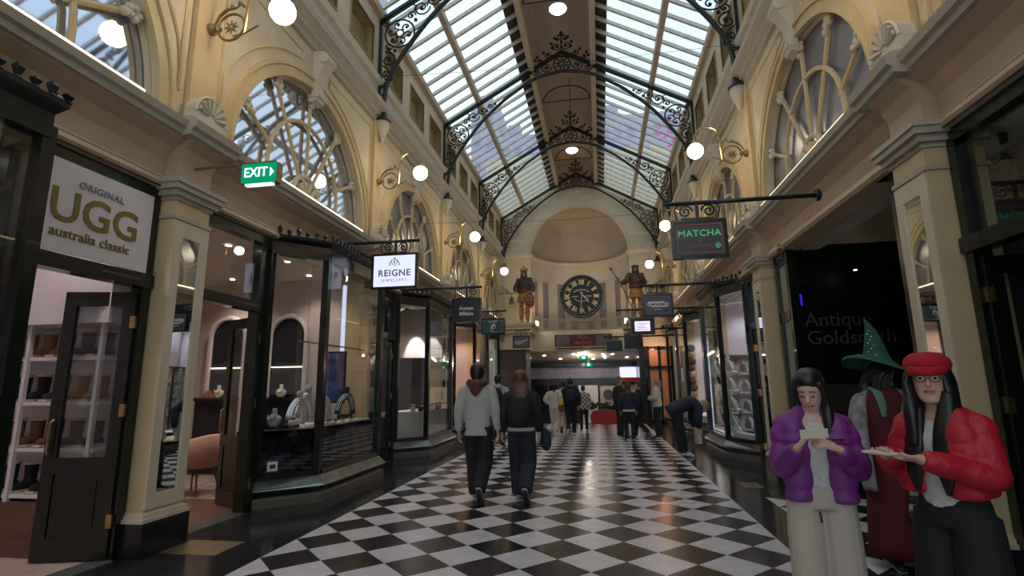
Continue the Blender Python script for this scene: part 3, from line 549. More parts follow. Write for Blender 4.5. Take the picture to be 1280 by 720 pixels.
# lobby beyond
lb = empty('wall_back', (CX, 27, 0), kind='structure')
MB().add([(-9, YE+.4, 3.05), (9, YE+.4, 3.05), (9, 27.4, 2.62), (-9, 27.4, 2.62), (-9, YE+.4, 3.2), (9, YE+.4, 3.2), (9, 27.4, 2.8), (-9, 27.4, 2.8)], [(0, 1, 2, 3), (4, 7, 6, 5), (0, 4, 5, 1), (3, 2, 6, 7)]).build('lobby_ceiling', M['roofceil'], lb)
MB().box(-9, 9, 27.3, 27.5, -.6, 3).build('lobby_back', M['roofdark'], lb)
MB().box(-9, -5, YE+.3, 27.4, -.6, 3.1).build('lobby_side', M['panelbk'], lb); MB().box(4, 9, YE+.3, 27.4, -.6, 3.1).build('lobby_side', M['panelbk'], lb)
MB().box(-4.9, 3.9, 26.9, 27.0, 1.50, 1.82).build('fascia', M['black'], lb); MB().box(-4.9, 3.9, 26.7, 26.9, 2.42, 2.6).build('fascia', M['black'], lb)
q = MB()
for i in range(88):             # patterned screen
    x = -4.9+i*.1; q.tube([(x, 26.92, 1.85), (x+.05, 26.92, 2.12), (x, 26.92, 2.4)], .014, 4); q.tube([(x+.1, 26.92, 1.85), (x+.05, 26.92, 2.12), (x+.1, 26.92, 2.4)], .014, 4)
q.build('patterned_screen', M['lattice'], lb, kind='stuff')
MB().box(-4.9, 3.9, 26.96, 26.98, 1.84, 2.42).build('screen_backing', M['extdark'], lb)
for x in (-4.6, -3.6, -2.6, -1.6, -1.15, -.1, 1.0, 2.1, 3.2): MB().box(x-.04, x+.04, 26.9, 27, -.55, 1.5).build('door_post', M['black'], lb)
for x0, x1 in ((-4.5, -3.65), (-3.55, -2.65), (-2.5, -1.65)): MB().box(x0, x1, 26.95, 26.96, -.5, 1.45).build('door_glass', M['glass'], lb)
MB().box(-1.1, -.15, 26.9, 26.95, -.5, 1.5).build('lobby_door', M['wallug'], lb)
MB().box(-.05, 2.0, 26.95, 27, .4, 1.5).build('lobby_wall_panel', M['wallint'], lb)
for i, (x, y, l) in enumerate(((-2.6, 25.2, 'small'), (-1.9, 26.1, ''), (-1.2, 25.0, ''), (-.3, 26.2, ''), (.6, 25.2, ''), (1.3, 26.0, ''), (-3.4, 25.8, ''), (-.9, 24.7, ''))):
    z = 3.05-(y-24.35)*.141-.01
    t = empty('downlight', (x, y, z), 'lit round downlight in the lobby ceiling, %s' % ('second from the left', 'third from the left', 'nearest of the middle ones', 'far middle one', 'near one right of centre', 'rightmost one', 'leftmost one', 'one nearest the arch')[i], 'lamp', 'lobby ceiling downlights')
    MB().lathe([(0, -.012), (.06, -.01), (.07, 0), (0, .0)], (x, y, z), 10).build('diffuser', M['dl'], t)
for x in (-.95, .15):
    z = 2.9; o = MB().obox((x, 25.0, 2.93), (x+.12, 26.0, 2.79), .06, .03).build('strip_light', M['dl']); tag(o, 'slim lit strip light in lobby ceiling, %s of the pair' % ('left' if x < 0 else 'right'), 'lamp')
li = bpy.data.lights.new('lobby_light', 'POINT'); li.energy = 9*LAMP; li.color = (1, .85, .7); li.shadow_soft_size = .1
lo = bpy.data.objects.new('lobby_light', li); lo.location = (-.7, 25.4, 2.6); COL.objects.link(lo)
o = empty('screen', (1.35, 26.6, 2.1), 'lit white screen with red edge hanging in the lobby', 'screen'); MB().box(.95, 1.75, 26.6, 26.65, 1.86, 2.36).build('screen_face', M['screen_e'], o); MB().box(.9, 1.8, 26.6, 26.66, 1.66, 1.86).build('red_edge', M['redsofa'], o)
o = empty('planter', (.15, 21.9, 0), 'red planter box with dark greenery at the far end of the floor', 'planter')
q = MB(); q.prism([(-.42, 0), (.62, 0), (.66, .3), (.55, .5), (.1, .58), (-.35, .5), (-.46, .3)], 1, 21.75, 22.05); q.build('box', M['redsofa'], o)
q = MB(); 
for i in range(60): a = random.uniform(-.55, .7); q.ball((a, 21.9+random.uniform(-.12, .12), .6+random.uniform(0, .2)), random.uniform(.04, .09), 6)
q.build('foliage', M['plant'], o, kind='stuff')
o = empty('round_sign', (.35, 26.8, 1), 'round blue-grey sign on the lobby wall above the red planter', 'sign'); MB().lathe([(0, 0), (.25, 0), (.25, .03), (0, .03)], (.35, 26.85, 1.05), 20, axis=1).build('disc', M['signgrey'], o)
# ================================================================== shopfronts
def door_leaf(parent, side, hinge, dv, width, glassy=True, h=2.5):
    """hinged leaf from hinge=(d,y) along unit dv, parent = shopfront"""
    L = hypot(*dv); u = (dv[0]/L, dv[1]/L); nrm = (-u[1], u[0])
    def pt(a, z, o=0): return (hinge[0]+u[0]*a+nrm[0]*o, hinge[1]+u[1]*a+nrm[1]*o, z)
    def slab(mb, a0, a1, z0, z1, th): 
        mb.add([pt(a, z, o) for a in (a0, a1) for o in (-th/2, th/2) for z in (z0, z1)], [(0, 1, 3, 2), (4, 6, 7, 5), (0, 4, 5, 1), (2, 3, 7, 6), (0, 2, 6, 4), (1, 5, 7, 3)])
    q = MB(side); st = .11
    slab(q, 0, st, .02, h, .045); slab(q, width-st, width, .02, h, .045); slab(q, st, width-st, h-.14, h, .045); slab(q, st, width-st, .78, .92, .045); slab(q, st, width-st, .02, .22, .045); slab(q, st, width-st, .22, .78, .02); slab(q, st+.05, width-st-.05, .3, .7, .034)
    d = q.build('door', M['black'], parent)
    q = MB(side); slab(q, st, width-st, .92, h-.14, .008); q.build('door_glass', M['glass'], d)
    for z in (.35, 1.35, 2.2):
        q = MB(side); slab(q, -.02, .03, z-.06, z+.06, .065); q.build('hinge', M['brass'], d)
    q = MB(side)
    for sg in (-1, 1): q.tube([pt(width-.05, .95, sg*.022), pt(width-.05, .97, sg*.06), pt(width-.05, 1.25, sg*.06), pt(width-.05, 1.27, sg*.022)], .011, 6)
    q.build('handle', M['brass'], d); return d
def shopfront(side, y0, dr, label, cant=(.5, .65, 2.65, 2.93), door=None, dw=1.2, pw=.2, kick=True, slab=True, tcol='glass', roomfloor='woodfloor'):
    T = lambda t: y0+dr*t
    s = empty('shopfront', (CX+side*3.73, T(.7), 0), label, 'shopfront', 'black framed shopfronts')
    F = 3.73; q = MB(side)
    for a, b in ((0, .09), (dw, dw+pw)): q.box(F, F+.14, min(T(a), T(b)), max(T(a), T(b)), 0, 3.66)
    q.box(F, F+.14, min(T(.09), T(dw)), max(T(.09), T(dw)), 3.5, 3.66); q.box(F-.03, F+.12, min(T(.0), T(dw)), max(T(.0), T(dw)), 2.55, 2.68); q.box(F-.06, F+.06, min(T(0), T(dw+.2)), max(T(0), T(dw+pw)), 3.62, 3.72)
    q.build('door_frame', M['black'], s)
    q = MB(side); q.box(F+.05, F+.058, min(T(.09), T(dw)), max(T(.09), T(dw)), 2.68, 3.5); q.build('transom_glass', M['glass'], s)
    q = MB(side); q.box(F-.02, F+.2, min(T(.09), T(dw)), max(T(.09), T(dw)), 0, .012); q.build('threshold', M['sill'], s)
    # canted display bay
    dd, t1, t2, t3 = cant; ta = dw+pw
    A, B, C_, D_ = (F, T(ta)), (F-dd, T(ta+t1)), (F-dd, T(ta+t2)), (F-.05, T(ta+t3)); pl = [A, B, C_, D_]
    def off(o):       # plan polygon pushed out by o
        return [(F+.02, T(ta-o*.3)), (F-dd-o, T(ta+t1-o*.45)), (F-dd-o, T(ta+t2+o*.45)), (F+.02, T(ta+t3+o*.3))]
    def ring(mb, o0, o1, z0, z1):
        P0, P1 = off(o0), off(o1); mb.add([(*p, z0) for p in P0]+[(*p, z1) for p in P1], [(0, 1, 2, 3), (4, 7, 6, 5), (0, 4, 5, 1), (1, 5, 6, 2), (2, 6, 7, 3), (3, 7, 4, 0)])
    q = MB(side); ring(q, .13, .13, 0, .1); ring(q, .13, .10, .1, .13); q.build('plinth_step', M['stone'], s)
    q = MB(side); ring(q, .02, .02, .13, .26); q.build('stallriser', M['black'], s)
    q = MB(side); ring(q, .16, .14, .22, .25); ring(q, .14, .03, .25, .36); q.build('sill', M['sill'], s)
    q = MB(side)
    for i in range(3):
        for z, w_, h_ in ((.39, .1, .07), (3.46, .12, .12)): q.obox((*pl[i], z), (*pl[i+1], z), w_, h_)
    for p in pl: q.box(p[0]-.05, p[0]+.05, p[1]-.05, p[1]+.05, .36, 3.5)
    ring(q, .04, .04, 3.5, 3.6); ring(q, .04, .12, 3.6, 3.66); ring(q, .12, .12, 3.66, 3.7)
    q.build('bay_frame', M['black'], s)
    q = MB(side); P0 = off(.1)
    for i in range(3):          # iron cresting along the top of the bay
        a, b = Vector(P0[i]), Vector(P0[i+1]); n = max(2, int((b-a).length/.115))
        for k in range(n+1):
            p = a+(b-a)*k/n; hh = .13 if k % 2 else .09
            q.lathe([(.035, 3.70), (.02, 3.72), (.042, 3.70+hh*.6), (.03, 3.70+hh*.8), (0, 3.70+hh)], (p[0], p[1], 0), 5)
    q.build('cresting', M['iron'], s)
    for i in range(3):
        a, b = Vector(pl[i]), Vector(pl[i+1]); u = (b-a).normalized()*.05
        q = MB(side); q.obox((*(a+u), 1.91), (*(b-u), 1.91), .008, 3.02); q.build('window_glass', M['glass'], s)
        if slab and i < 2:
            n_ = Vector((.06, 0)); q = MB(side); q.obox((*(a+u+n_), .66), (*(b-u+n_), .66), .02, .56); q.build('slab_panel', M['slab'], s)
    if door: door_leaf(s, side, *door)
    return s, pl
def room(side, y0, y1, wallm, floorm, d1=7.6, lights=3, power=14, warm=(1, .84, .68), lab='shop', h=3.62):
    D0 = 3.88; r = empty('shop_interior', (CX+side*5.5, (y0+y1)/2, 0), kind='structure')
    MB(side).box(D0-.12, d1, y0, y1, -.04, .006).build('floor_boards', M[floorm], r)
    q = MB(side); q.box(d1, d1+.05, y0, y1, 0, h); q.box(D0+.1, d1, y0-.04, y0, 0, h); q.box(D0+.1, d1, y1, y1+.04, 0, h); q.build('room_wall', M[wallm], r)
    MB(side).box(3.74, d1, y0, y1, h, h+.04).build('room_ceiling', M[wallm], r)
    for i in range(lights):
        for dd in (4.3, 5.9):
            y = y0+(y1-y0)*(i+.5)/lights; p = (CX+side*(dd+.25*(i % 2)), y, h-.006)
            o = empty('downlight', p, 'recessed lit downlight in the %s ceiling, %s row, %s from the viewer' % (lab, 'window' if dd < 5 else 'inner', ('nearest', 'second', 'third', 'fourth')[i]), 'lamp', 'downlights of the %s' % lab)
            MB().lathe([(0, -.012), (.045, -.01), (.05, 0), (0, .0)], p, 12).build('diffuser', M['dl'], o); MB().lathe([(.05, -.01), (.07, -.012), (.075, 0), (.05, 0)], p, 12).build('trim_ring', M['white'], o)
            li = bpy.data.lights.new('downlight_lamp', 'SPOT'); li.energy = power*LAMP; li.color = warm; li.spot_size = R(125); li.spot_blend = .7; li.shadow_soft_size = .05
            lo = bpy.data.objects.new('downlight_lamp', li); lo.location = (p[0], p[1], p[2]-.03); COL.objects.link(lo)
    return r
def span(k, o=0): return PY[k]+.26+o, PY[k+1]-.26+o      # clear opening of bay k
# ---- left bays: k=1 (0.36..4.59) mirrored, k=2.. door near
a, b = span(1)
sA, plA = shopfront(-1, b, -1, 'nearest shopfront at far left, black door open inward, white transom panel with gold letters', cant=(.44, .12, 2.3, 2.5), dw=1.28, pw=.14, door=((3.78, 4.50), (1, -.24), .66), slab=False)
roomA = room(-1, a-.3, b+.24, 'wallug', 'palefloor', 7.9, 3, 9, (1, .84, .84), 'far-left boot shop')
a, b = span(2)
sB, plB = shopfront(-1, a, 1, 'shopfront with canted jewellery window and open black door beside left mirrored pier', door=((3.76, a+1.27), (.75, .42), .8))
roomB = room(-1, a-.08, b+.1, 'wallint', 'woodfloor', 7.9, 4, 9, (1, .82, .68), 'left jewellery shop')
a, b = span(3)
sC, plC = shopfront(-1, a, 1, 'second canted bay shopfront on the left with a closed black door and spotlit grey display', door=((3.76, a+1.15), (0, -1), 1.02), slab=False)
roomC = room(-1, a, b+.1, 'panelbk', 'palefloor', 6.4, 4, 10, (1, .9, .8), 'second left shop')
a, b = span(4)
sD, plD = shopfront(-1, a, 1, 'third shopfront on the left with warm pink lit interior, past the black square sign', door=((3.76, a+1.15), (1, .1), .9), slab=False)
roomD = room(-1, a, b+.1, 'wallint', 'palefloor', 6.4, 3, 22, (1, .66, .5), 'third left shop')
a, b = span(5)
sE, plE = shopfront(-1, a, 1, 'farthest left shopfront with pink lit window, next to the carved crowned figure', slab=False, cant=(.4, .55, 2.2, 2.4))
roomE = room(-1, a, 21.9, 'wallint', 'palefloor', 6.4, 2, 26, (1, .66, .5), 'farthest left shop')
# ---- right bays
a, b = span(1, RS)
sF, plF = shopfront(1, b, -1, 'dark shopfront at the far right edge behind the woman in red', cant=(.5, .6, 2.6, 2.83), door=((3.78, b-.1), (1, -.12), .8))
roomF = room(1, a-.3, b+.05, 'panelbk', 'panelbr', 6.5, 0, 5)
a, b = span(3, RS)
sG, plG = shopfront(1, a, 1, 'bright canted jewellery shopfront on the right with rows of white necklace displays', cant=(.36, .92, 2.7, 2.83), dw=1.0, door=((3.76, a+.95), (.9, .3), .8), slab=False)
roomG = room(1, a, b+.1, 'wallug', 'palefloor', 7.2, 4, 9, (.85, .88, 1), 'right jewellery shop')
a, b = span(4, RS)
sH, plH = shopfront(1, a, 1, 'second bright canted shopfront on the right with hanging brown goods', cant=(.36, .92, 2.7, 2.83), dw=1.0, door=((3.76, a+.95), (.9, .3), .8), slab=False)
roomH = room(1, a, b+.1, 'wallug', 'palefloor', 6.4, 3, 14, (1, .97, .92), 'second right shop')
a, b = span(5, RS)
sI, plI = shopfront(1, a, 1, 'farthest right shopfront with copper-lit panels behind the standing group', cant=(.35, .6, 2.2, 2.4), dw=1.0, slab=False)
roomI = room(1, a, 21.9, 'copper', 'palefloor', 6.4, 2, 16, (1, .6, .35), 'farthest right shop')
for y in (19.6, 20.4, 21.2): MB(1).box(4.0, 4.1, y-.06, y+.06, 0, 3).build('door_post', M['black'], roomI)
cp = empty('copper_door', (2.3, 22.3, 0), 'copper-lit glazed doorway beside the right black column at the far end', 'door')
q = MB()
for x in (1.95, 2.4, 2.9): q.box(x-.05, x+.05, 22.25, 22.35, 0, 3.05)
for z in (.05, 2.2, 2.95): q.box(1.95, 2.9, 22.25, 22.35, z-.05, z+.05)
q.build('frame', M['black'], cp); MB().box(1.95, 2.9, 22.33, 22.36, .1, 2.95).build('copper_panel', M['copper'], cp)
for x, y in ((2.2, 21.7),):
    li = bpy.data.lights.new('copper_panel_fill', 'POINT'); li.energy = 4*LAMP; li.color = (1, .55, .3); li.shadow_soft_size = .05  # added point light without a fixture, gives the copper panels their warm glow
    lo = bpy.data.objects.new('copper_panel_fill', li); lo.location = (x, y, 2.9); COL.objects.link(lo)
# near bays behind the viewer, plain shop walls
for s_, w_ in ((-1, WL), (1, WR)): MB(s_).box(3.75, 3.9, YB, .36, 0, 3.72).build('shop_hoarding', M['panelbk'], w_)
# ------------------------------------------------------------------ right side passage with the dark shop window
pw = empty('wall_passage', (CX+4, 9, 0), kind='structure')
a, b = span(2)
MB(1).box(3.73, 9.6, a-.1, 9.6, 3.66, 3.74).build('passage_ceiling', M['soffit'], pw)
MB(1).box(9.5, 9.6, a-.1, 9.5, 0, 3.72).build('passage_end', M['panelbk'], pw)
MB(1).box(3.9, 9.6, a-.1, a, 0, 3.72).build('passage_wall', M['panelbk'], pw)
MB(1).box(3.80, 9.6, 9.3, 9.5, 0, 3.72).build('passage_wall', M['black'], pw)
dk = empty('shopfront', (CX+4.6, 8.9, 0), 'black unlit shop window facing the side passage, dim lettering behind the green hat', 'shopfront')
q = MB(1); q.box(3.74, 3.86, 8.72, 8.84, .0, 3.66); q.box(3.74, 3.86, 9.24, 9.34, .0, 3.66); q.box(3.86, 6.6, 8.76, 8.84, 3.45, 3.66); q.box(3.66, 6.6, 8.70, 8.84, 3.62, 3.72); q.box(3.74, 3.8, 8.8, 9.3, 2.5, 2.66); q.box(3.74, 3.8, 8.8, 9.3, 3.5, 3.66); q.box(3.74, 3.8, 8.8, 9.3, 0, .4); q.box(6.5, 6.6, 8.76, 8.84, 0, 3.6); q.box(3.86, 6.6, 8.74, 8.86, 0, .45); q.build('frame', M['black'], dk)
MB(1).box(3.86, 6.5, 8.80, 8.806, .45, 3.45).build('window_glass', M['glass'], dk); MB(1).box(3.76, 3.766, 8.84, 9.24, .4, 3.5).build('side_glass', M['glass'], dk)
MB(1).box(3.8, 6.5, 9.22, 9.28, .3, 3.6).build('dark_backing', M['signblack'], dk); MB(1).box(4.0, 5.4, 9.0, 9.05, .55, 1.5).build('notice_board', M['letterdim'], dk)
MB(1).box(3.78, 3.8, 8.9, 9.2, .5, 3.4).build('pale_jamb', M['grey'], dk)
text('Antique', .30, (3.66, 8.79, 2.48), CAMROT, M['letterdim'], dk); text('Goldsmith', .30, (3.82, 8.79, 2.2), CAMROT, M['letterdim'], dk)
MB(1).box(3.9, 3.93, 8.785, 8.795, 2.72, 2.9).build('violet_light', M['violet_e'], dk)
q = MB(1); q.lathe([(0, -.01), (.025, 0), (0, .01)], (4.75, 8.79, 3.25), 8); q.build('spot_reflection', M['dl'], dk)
# near corner window of the passage
nc = empty('shopfront', (CX+3.8, 5.4, 0), 'narrow black framed glass panel in the passage corner behind the red cap', 'shopfront')
q = MB(1); q.box(3.74, 3.86, 5.12, 5.2, 0, 3.6); q.box(3.74, 3.9, 5.5, 5.66, 0, 3.6); q.box(3.74, 3.84, 5.2, 5.5, 0, .5); q.box(3.74, 3.84, 5.2, 5.5, 3.4, 3.6); q.box(3.68, 3.9, 5.08, 5.76, 3.58, 3.72); q.build('frame', M['black'], nc)
MB(1).box(3.79, 3.796, 5.2, 5.5, .5, 3.4).build('window_glass', M['glass'], nc); MB(1).box(3.86, 3.88, 5.2, 5.5, .5, 3.4).build('backing', M['arch_glass2'], nc)
# ------------------------------------------------------------------ transom poster in the nearest shop
T1 = 4.50; tp = MB(-1).box(3.70, 3.715, 3.32, 4.48, 2.69, 3.49).build('transom_panel', M['wallug'], sA, label='white panel with olive-gold letters')
xl = CX-3.695
text('UGG', .40, (xl, 3.90, 3.08), LEFTROT, M['lettergold'], tp, bold=.005); text('australia classic', .125, (xl, 3.88, 2.86), LEFTROT, M['lettergold'], tp); text('ORIGINAL', .09, (xl, 3.92, 3.32), LEFTROT, M['lettergrey'], tp, sp=1.1)
# ------------------------------------------------------------------ boot shop fittings
sh = empty('shelving', (-6.2, 4.5, 0), 'white wall shelving with slotted uprights holding boots, seen through far-left doorway', 'shelves')
q = MB()
for x in (-7.5, -6.6, -5.7, -4.85): q.box(x-.02, x+.02, 4.46, 4.50, .5, 2.25)
q.build('upright', M['shelfw'], sh)
for z in (.55, .98, 1.42, 1.86): MB().box(-7.6, -4.8, 4.48, 4.8, z-.02, z+.015).build('shelf', M['shelfw'], sh)
MB().box(-7.6, -4.75, 4.46, 4.82, .0, .5).build('base_panel', M['panelbr'], sh); MB().box(-6.6, -4.75, 4.42, 4.8, 2.2, 3.4).build('valance', M['wallug'], sh)
def boot(x, y, z, m, label, hgt=.2):
    q = MB(); q.loft([(x, y-.02, z+.05), (x, y, z+.12), (x, y, z+hgt+.1)], [(.05, .06), (.05, .055), (.06, .06)], n=10, sub=3); q.loft([(x, y+.05, z+.045), (x, y-.08, z+.045), (x, y-.17, z+.035)], [(.045, .045), (.05, .05), (.035, .035)], n=10, sub=3)
    o = empty('boot', (x, y, z), label, 'boot', 'boots on the white shelves'); q.build('upper', M[m], o, smooth=True); MB().box(x-.05, x+.05, y-.19, y+.06, z, z+.02).build('sole', M['fleece'], o)
    MB().lathe([(.05, 0), (.068, .01), (.068, .03), (.05, .035)], (x, y, z+hgt+.08), 10).build('cuff', M['fleece'], o, smooth=True)
ORD = ['first', 'second', 'third', 'fourth', 'fifth', 'sixth', 'seventh', 'eighth', 'ninth', 'tenth', 'eleventh']
nm_ = {'boot_tan': 'tan', 'boot_black': 'black', 'boot_br': 'brown'}
for zi, z in enumerate((.57, 1.0, 1.44, 1.88)):
    for xi in range(11):
        x = -7.35+.235*xi
        mm = ('boot_black', 'boot_tan', 'boot_black', 'boot_br')[(zi+xi//3) % 4]
        boot(x, 4.68, z, mm, '%s sheepskin boot, %s from the left on the %s white shelf' % (nm_[mm], ORD[xi], ('lowest', 'second', 'third', 'top')[zi]), .16)
# wall of the second shelf visible left: stack on back wall
s2 = empty('shelving', (-8.5, 3, 0), 'white back-wall shelving beyond the open black door, bearing boot boxes', 'shelves')
for z in (.6, 1.05, 1.5, 1.95, 2.4, 2.85): MB().box(-8.6, -8.25, .8, 4.1, z-.02, z+.02).build('shelf', M['shelfw'], s2)
for y in (.9, 2.0, 3.05, 4.1): MB().box(-8.6, -8.26, y-.02, y+.02, .2, 3.1).build('upright', M['shelfw'], s2)
# ------------------------------------------------------------------ left jewellery shop fittings
a, b = span(2)
yw = b+.08
def niche(x, name='arched_niche'):
    n = empty('arched_niche', (x, yw, 0), 'tall dark arched niche with backlit shelf, %s in the left jewellery shop' % ('left one' if x < -6.9 else 'right one'), 'niche')
    pts = [(x-.38, 0)]+[(x+.38*cos(t), 2.55+.38*sin(t)) for t in [pi-pi*i/16 for i in range(17)]]+[(x+.38, 0)]
    MB().prism(pts, 1, yw-.03, yw-.01).build('niche_back', M['arch_dark'], n)
    MB().tube([(p[0], yw-.05, p[1]) for p in pts], .05, 6).build('niche_surround', M['wallug'], n)
    MB().box(x-.38, x+.38, yw-.5, yw-.02, 1.32, 1.38).build('shelf', M['slab'], n); MB().box(x-.36, x+.36, yw-.35, yw-.03, 0, 1.32).build('cupboard', M['arch_dark'], n)
    MB().box(x-.30, x+.36, yw-.06, yw-.035, 1.42, 1.93).build('stone_panel', M['signgrey'], n); MB().box(x-.3, x+.36, yw-.09, yw-.06, 1.93, 1.95).build('backlight', M['strip'], n)
    return n
niche(-7.25); niche(-5.95)
def bust(x, y, z, s_, m, label, grp, rz=0, curve=False):
    o = empty('necklace_bust', (x, y, z), label, 'jewellery display', grp); q = MB()
    if curve:   # tall half-moon necklace stand
        c, sn = cos(rz), sin(rz); n_ = 14
        pr = [(.30*s_*cos(t), .1*s_+.62*s_*sin(t)) for t in [pi*i/n_ for i in range(n_+1)]]+[(.13*s_*cos(t), .1*s_+.40*s_*sin(t)) for t in [pi-pi*i/n_ for i in range(n_+1)]]
        K = len(pr); q.add([(x+c*p[0]-sn*(e+p[1]*.3), y+sn*p[0]+c*(e+p[1]*.3), z+p[1]) for e in (-.035*s_, .035*s_) for p in pr], [(i, i+1, K-2-i, K-1-i) for i in range(n_)]+[(K+i, K+K-1-i, K+K-2-i, K+i+1) for i in range(n_)]+[(i, K+i, K+(i+1) % K, (i+1) % K) for i in range(K)])
        q.box(x-.2*s_, x+.2*s_, y-.07*s_, y+.1*s_, z, z+.1*s_); q.ball((x-sn*.2*s_, y+c*.2*s_, z+.80*s_), .10*s_, 8)
    else:
        q.loft([(x, y, z), (x, y, z+.06*s_), (x, y, z+.2*s_), (x, y, z+.28*s_), (x, y, z+.42*s_)], [(.1*s_, .08*s_), (.16*s_, .09*s_), (.19*s_, .09*s_), (.07*s_, .06*s_), (.06*s_, .05*s_)], n=12, sub=3)
    q.build('bust', M[m], o, smooth=True)
    q = MB(); r_ = .11*s_
    if curve:
        for r2 in (.17, .23, .28): q.tube([(x+c*r2*s_*cos(t)-sn*(-.05*s_+.3*(.1*s_+(r2+.3)*s_*sin(t))), y+sn*r2*s_*cos(t)+c*(-.05*s_+.3*(.1*s_+(r2+.3)*s_*sin(t))), z+.1*s_+(r2+.29)*s_*sin(t)) for t in [R(12)+R(156)*i/12 for i in range(13)]], .008*s_+.002, 4)
    else: q.tube([(x+r_*cos(t)*1.0, y-.1*s_, z+.27*s_+r_*1.2*sin(t)) for t in [pi+pi*i/10 for i in range(11)]], .008*s_+.003, 5)
    q.build('necklace', M['silver'], o); return o
bust(-7.2, yw-.25, 1.38, .55, 'bustw', 'ivory necklace bust in the left arched niche', None); bust(-5.9, yw-.25, 1.38, .55, 'bustw', 'ivory necklace bust in the right arched niche', None)
for i in range(3):
    o = MB().box(-7.55+.1*i, -7.48+.1*i, yw-.3, yw-.22, 1.38, 1.46+.05*(i % 2)).build('ring_box', M['copper']); tag(o, 'small tan ring box on the left niche shelf', 'box', 'ring boxes on the niche shelf')
# armchair
ch = empty('armchair', (-6.05, 7.35, 0), 'peach velvet tub armchair with dark tapered legs inside left jewellery shop', 'chair', rz=0)
cx_, cy_ = -6.05, 7.35
q = MB(); q.lathe([(.0, .40), (.26, .40), (.29, .44), (.29, .50), (.24, .53), (0, .53)], (cx_, cy_, 0), 18); q.build('seat', M['chairp'], ch, smooth=True)
q = MB(); n_ = 20; vs = []; 
for i in range(n_+1):
    t = R(-70)+R(240)*i/n_-R(60); hgt = .62+.26*sin(pi*i/n_)**.8
    for (r_, z_) in ((.27, .40), (.33, hgt), (.37, hgt-.02), (.31, .40)): vs.append((cx_+r_*cos(t), cy_+r_*sin(t), z_))
q.add(vs, [(i*4+k, i*4+(k+1) % 4, (i+1)*4+(k+1) % 4, (i+1)*4+k) for i in range(n_) for k in range(4)]+[(0, 1, 2, 3), tuple(n_*4+k for k in (3, 2, 1, 0))]); q.build('backrest', M['chairp'], ch, smooth=True)
for sx, sy in ((1, 1), (1, -1), (-1, 1), (-1, -1)): MB().tube([(cx_+sx*.16, cy_+sy*.16, .41), (cx_+sx*.24, cy_+sy*.24, .012)], [.02, .011], 8).build('leg', M['panelbr'], ch)
o = MB().box(-7.6, -5.4, 7.0, 8.9, .006, .016).build('rug', M['rug']); tag(o, 'cream and brown patterned rug under the peach armchair', 'rug')
# window display of the jewellery shop
def counter(side, pl, m, top, label, z=.92, depth=.55):
    (ax, ay), (bx, by), (cx2, cy2), (dx, dy) = pl; i_ = .13; sg = 1 if by > ay else -1
    o = empty('display_counter', (CX+side*(bx+.3), (by+cy2)/2, 0), label, 'counter')
    P = [(ax+.05, ay+sg*.12), (bx+i_, by+sg*.03), (cx2+i_, cy2-sg*.03), (cx2+i_+depth, cy2-sg*.03), (ax+i_+depth*.5, ay+sg*.12)]
    MB(side).prism(P, 2, .42, z-.03).build('body', M[m], o); MB(side).prism(P, 2, z-.03, z).build('top', M[top], o); return o
counter(-1, plB, 'slab', 'bustw', 'low black counter with pale top in left jewellery window', 1.0)
zt = 1.0
for i, (y, x, s_, cv) in enumerate(((6.75, -4.42, .55, False), (7.1, -4.3, .52, True), (7.45, -4.38, .62, True), (7.75, -4.3, .55, True), (8.55, -4.3, .58, True))):
    bust(x, y, zt+.04, s_, 'bust' if i < 4 else 'navy', ['low grey necklace bust nearest the open door in left jewellery window', 'grey half-moon necklace stand, left one in the jewellery window', 'tallest grey half-moon necklace stand in the jewellery window', 'grey half-moon necklace stand just right of the tallest one', 'dark blue half-moon necklace stand below the blue poster'][i], None, rz=.3, curve=cv)
for i, (y, w_) in enumerate(((6.8, .22), (8.45, .3))):
    o = MB().box(-4.55, -4.2, y-w_, y+w_, zt, zt+.04).build('display_tray', M['slab']); tag(o, 'black display tray under the %s' % ('low grey bust' if i == 0 else 'dark blue stand'), 'tray')
for i in range(7):
    y = 7.0+i*.27; o = empty('ring_cushion', (-4.12, y, zt), 'small ivory ring cushion, %s from the door along the left jewellery window' % ORD[i], 'jewellery display', 'ring cushions')
    MB().box(-4.16, -4.08, y-.05, y+.05, zt, zt+.03).build('cushion', M['bustw'], o); MB().tube([(-4.12, y+.02*cos(t), zt+.045+.02*sin(t)) for t in [2*pi*k/8 for k in range(8)]], .004, 4, closed=True).build('ring', M['gold'], o)
o = empty('poster', (-4.75, 8.8, 1.7), 'blue artistic poster on a hanging panel above the jewellery display', 'poster'); MB().box(-4.9, -4.5, 8.84, 8.86, 1.3, 2.15).build('print', M['blueart'], o); MB().box(-4.93, -4.47, 8.86, 8.88, 1.27, 2.18).build('frame', M['slab'], o)
o = MB().tube([(-4.2, 6.9, 2.2), (-4.2, 9.0, 2.2)], .012, 6).build('hanging_rail', M['brass']); tag(o, 'thin brass rail across the left jewellery window', 'rail')
for y in (7.1, 8.8): MB().tube([(-4.2, y, 2.2), (-4.2, y, 3.6)], .005, 4).build('cord', M['brass'], o, world=True)
o = MB().box(-4.62, -4.58, 8.9, 8.98, 1.2, 3.4).build('light_tube', M['signface']); tag(o, 'bright vertical light panel at the far end of the jewellery window', 'light')
o = empty('sticker', (CX-3.3, 6.75, .5), 'small white card sticker low on jewellery window glass', 'sticker'); 
a2, b2 = Vector(plB[0]), Vector(plB[1]); u2 = (b2-a2).normalized(); n2 = Vector((-abs(u2[1]), u2[0]*0)); p2 = a2+u2*.14
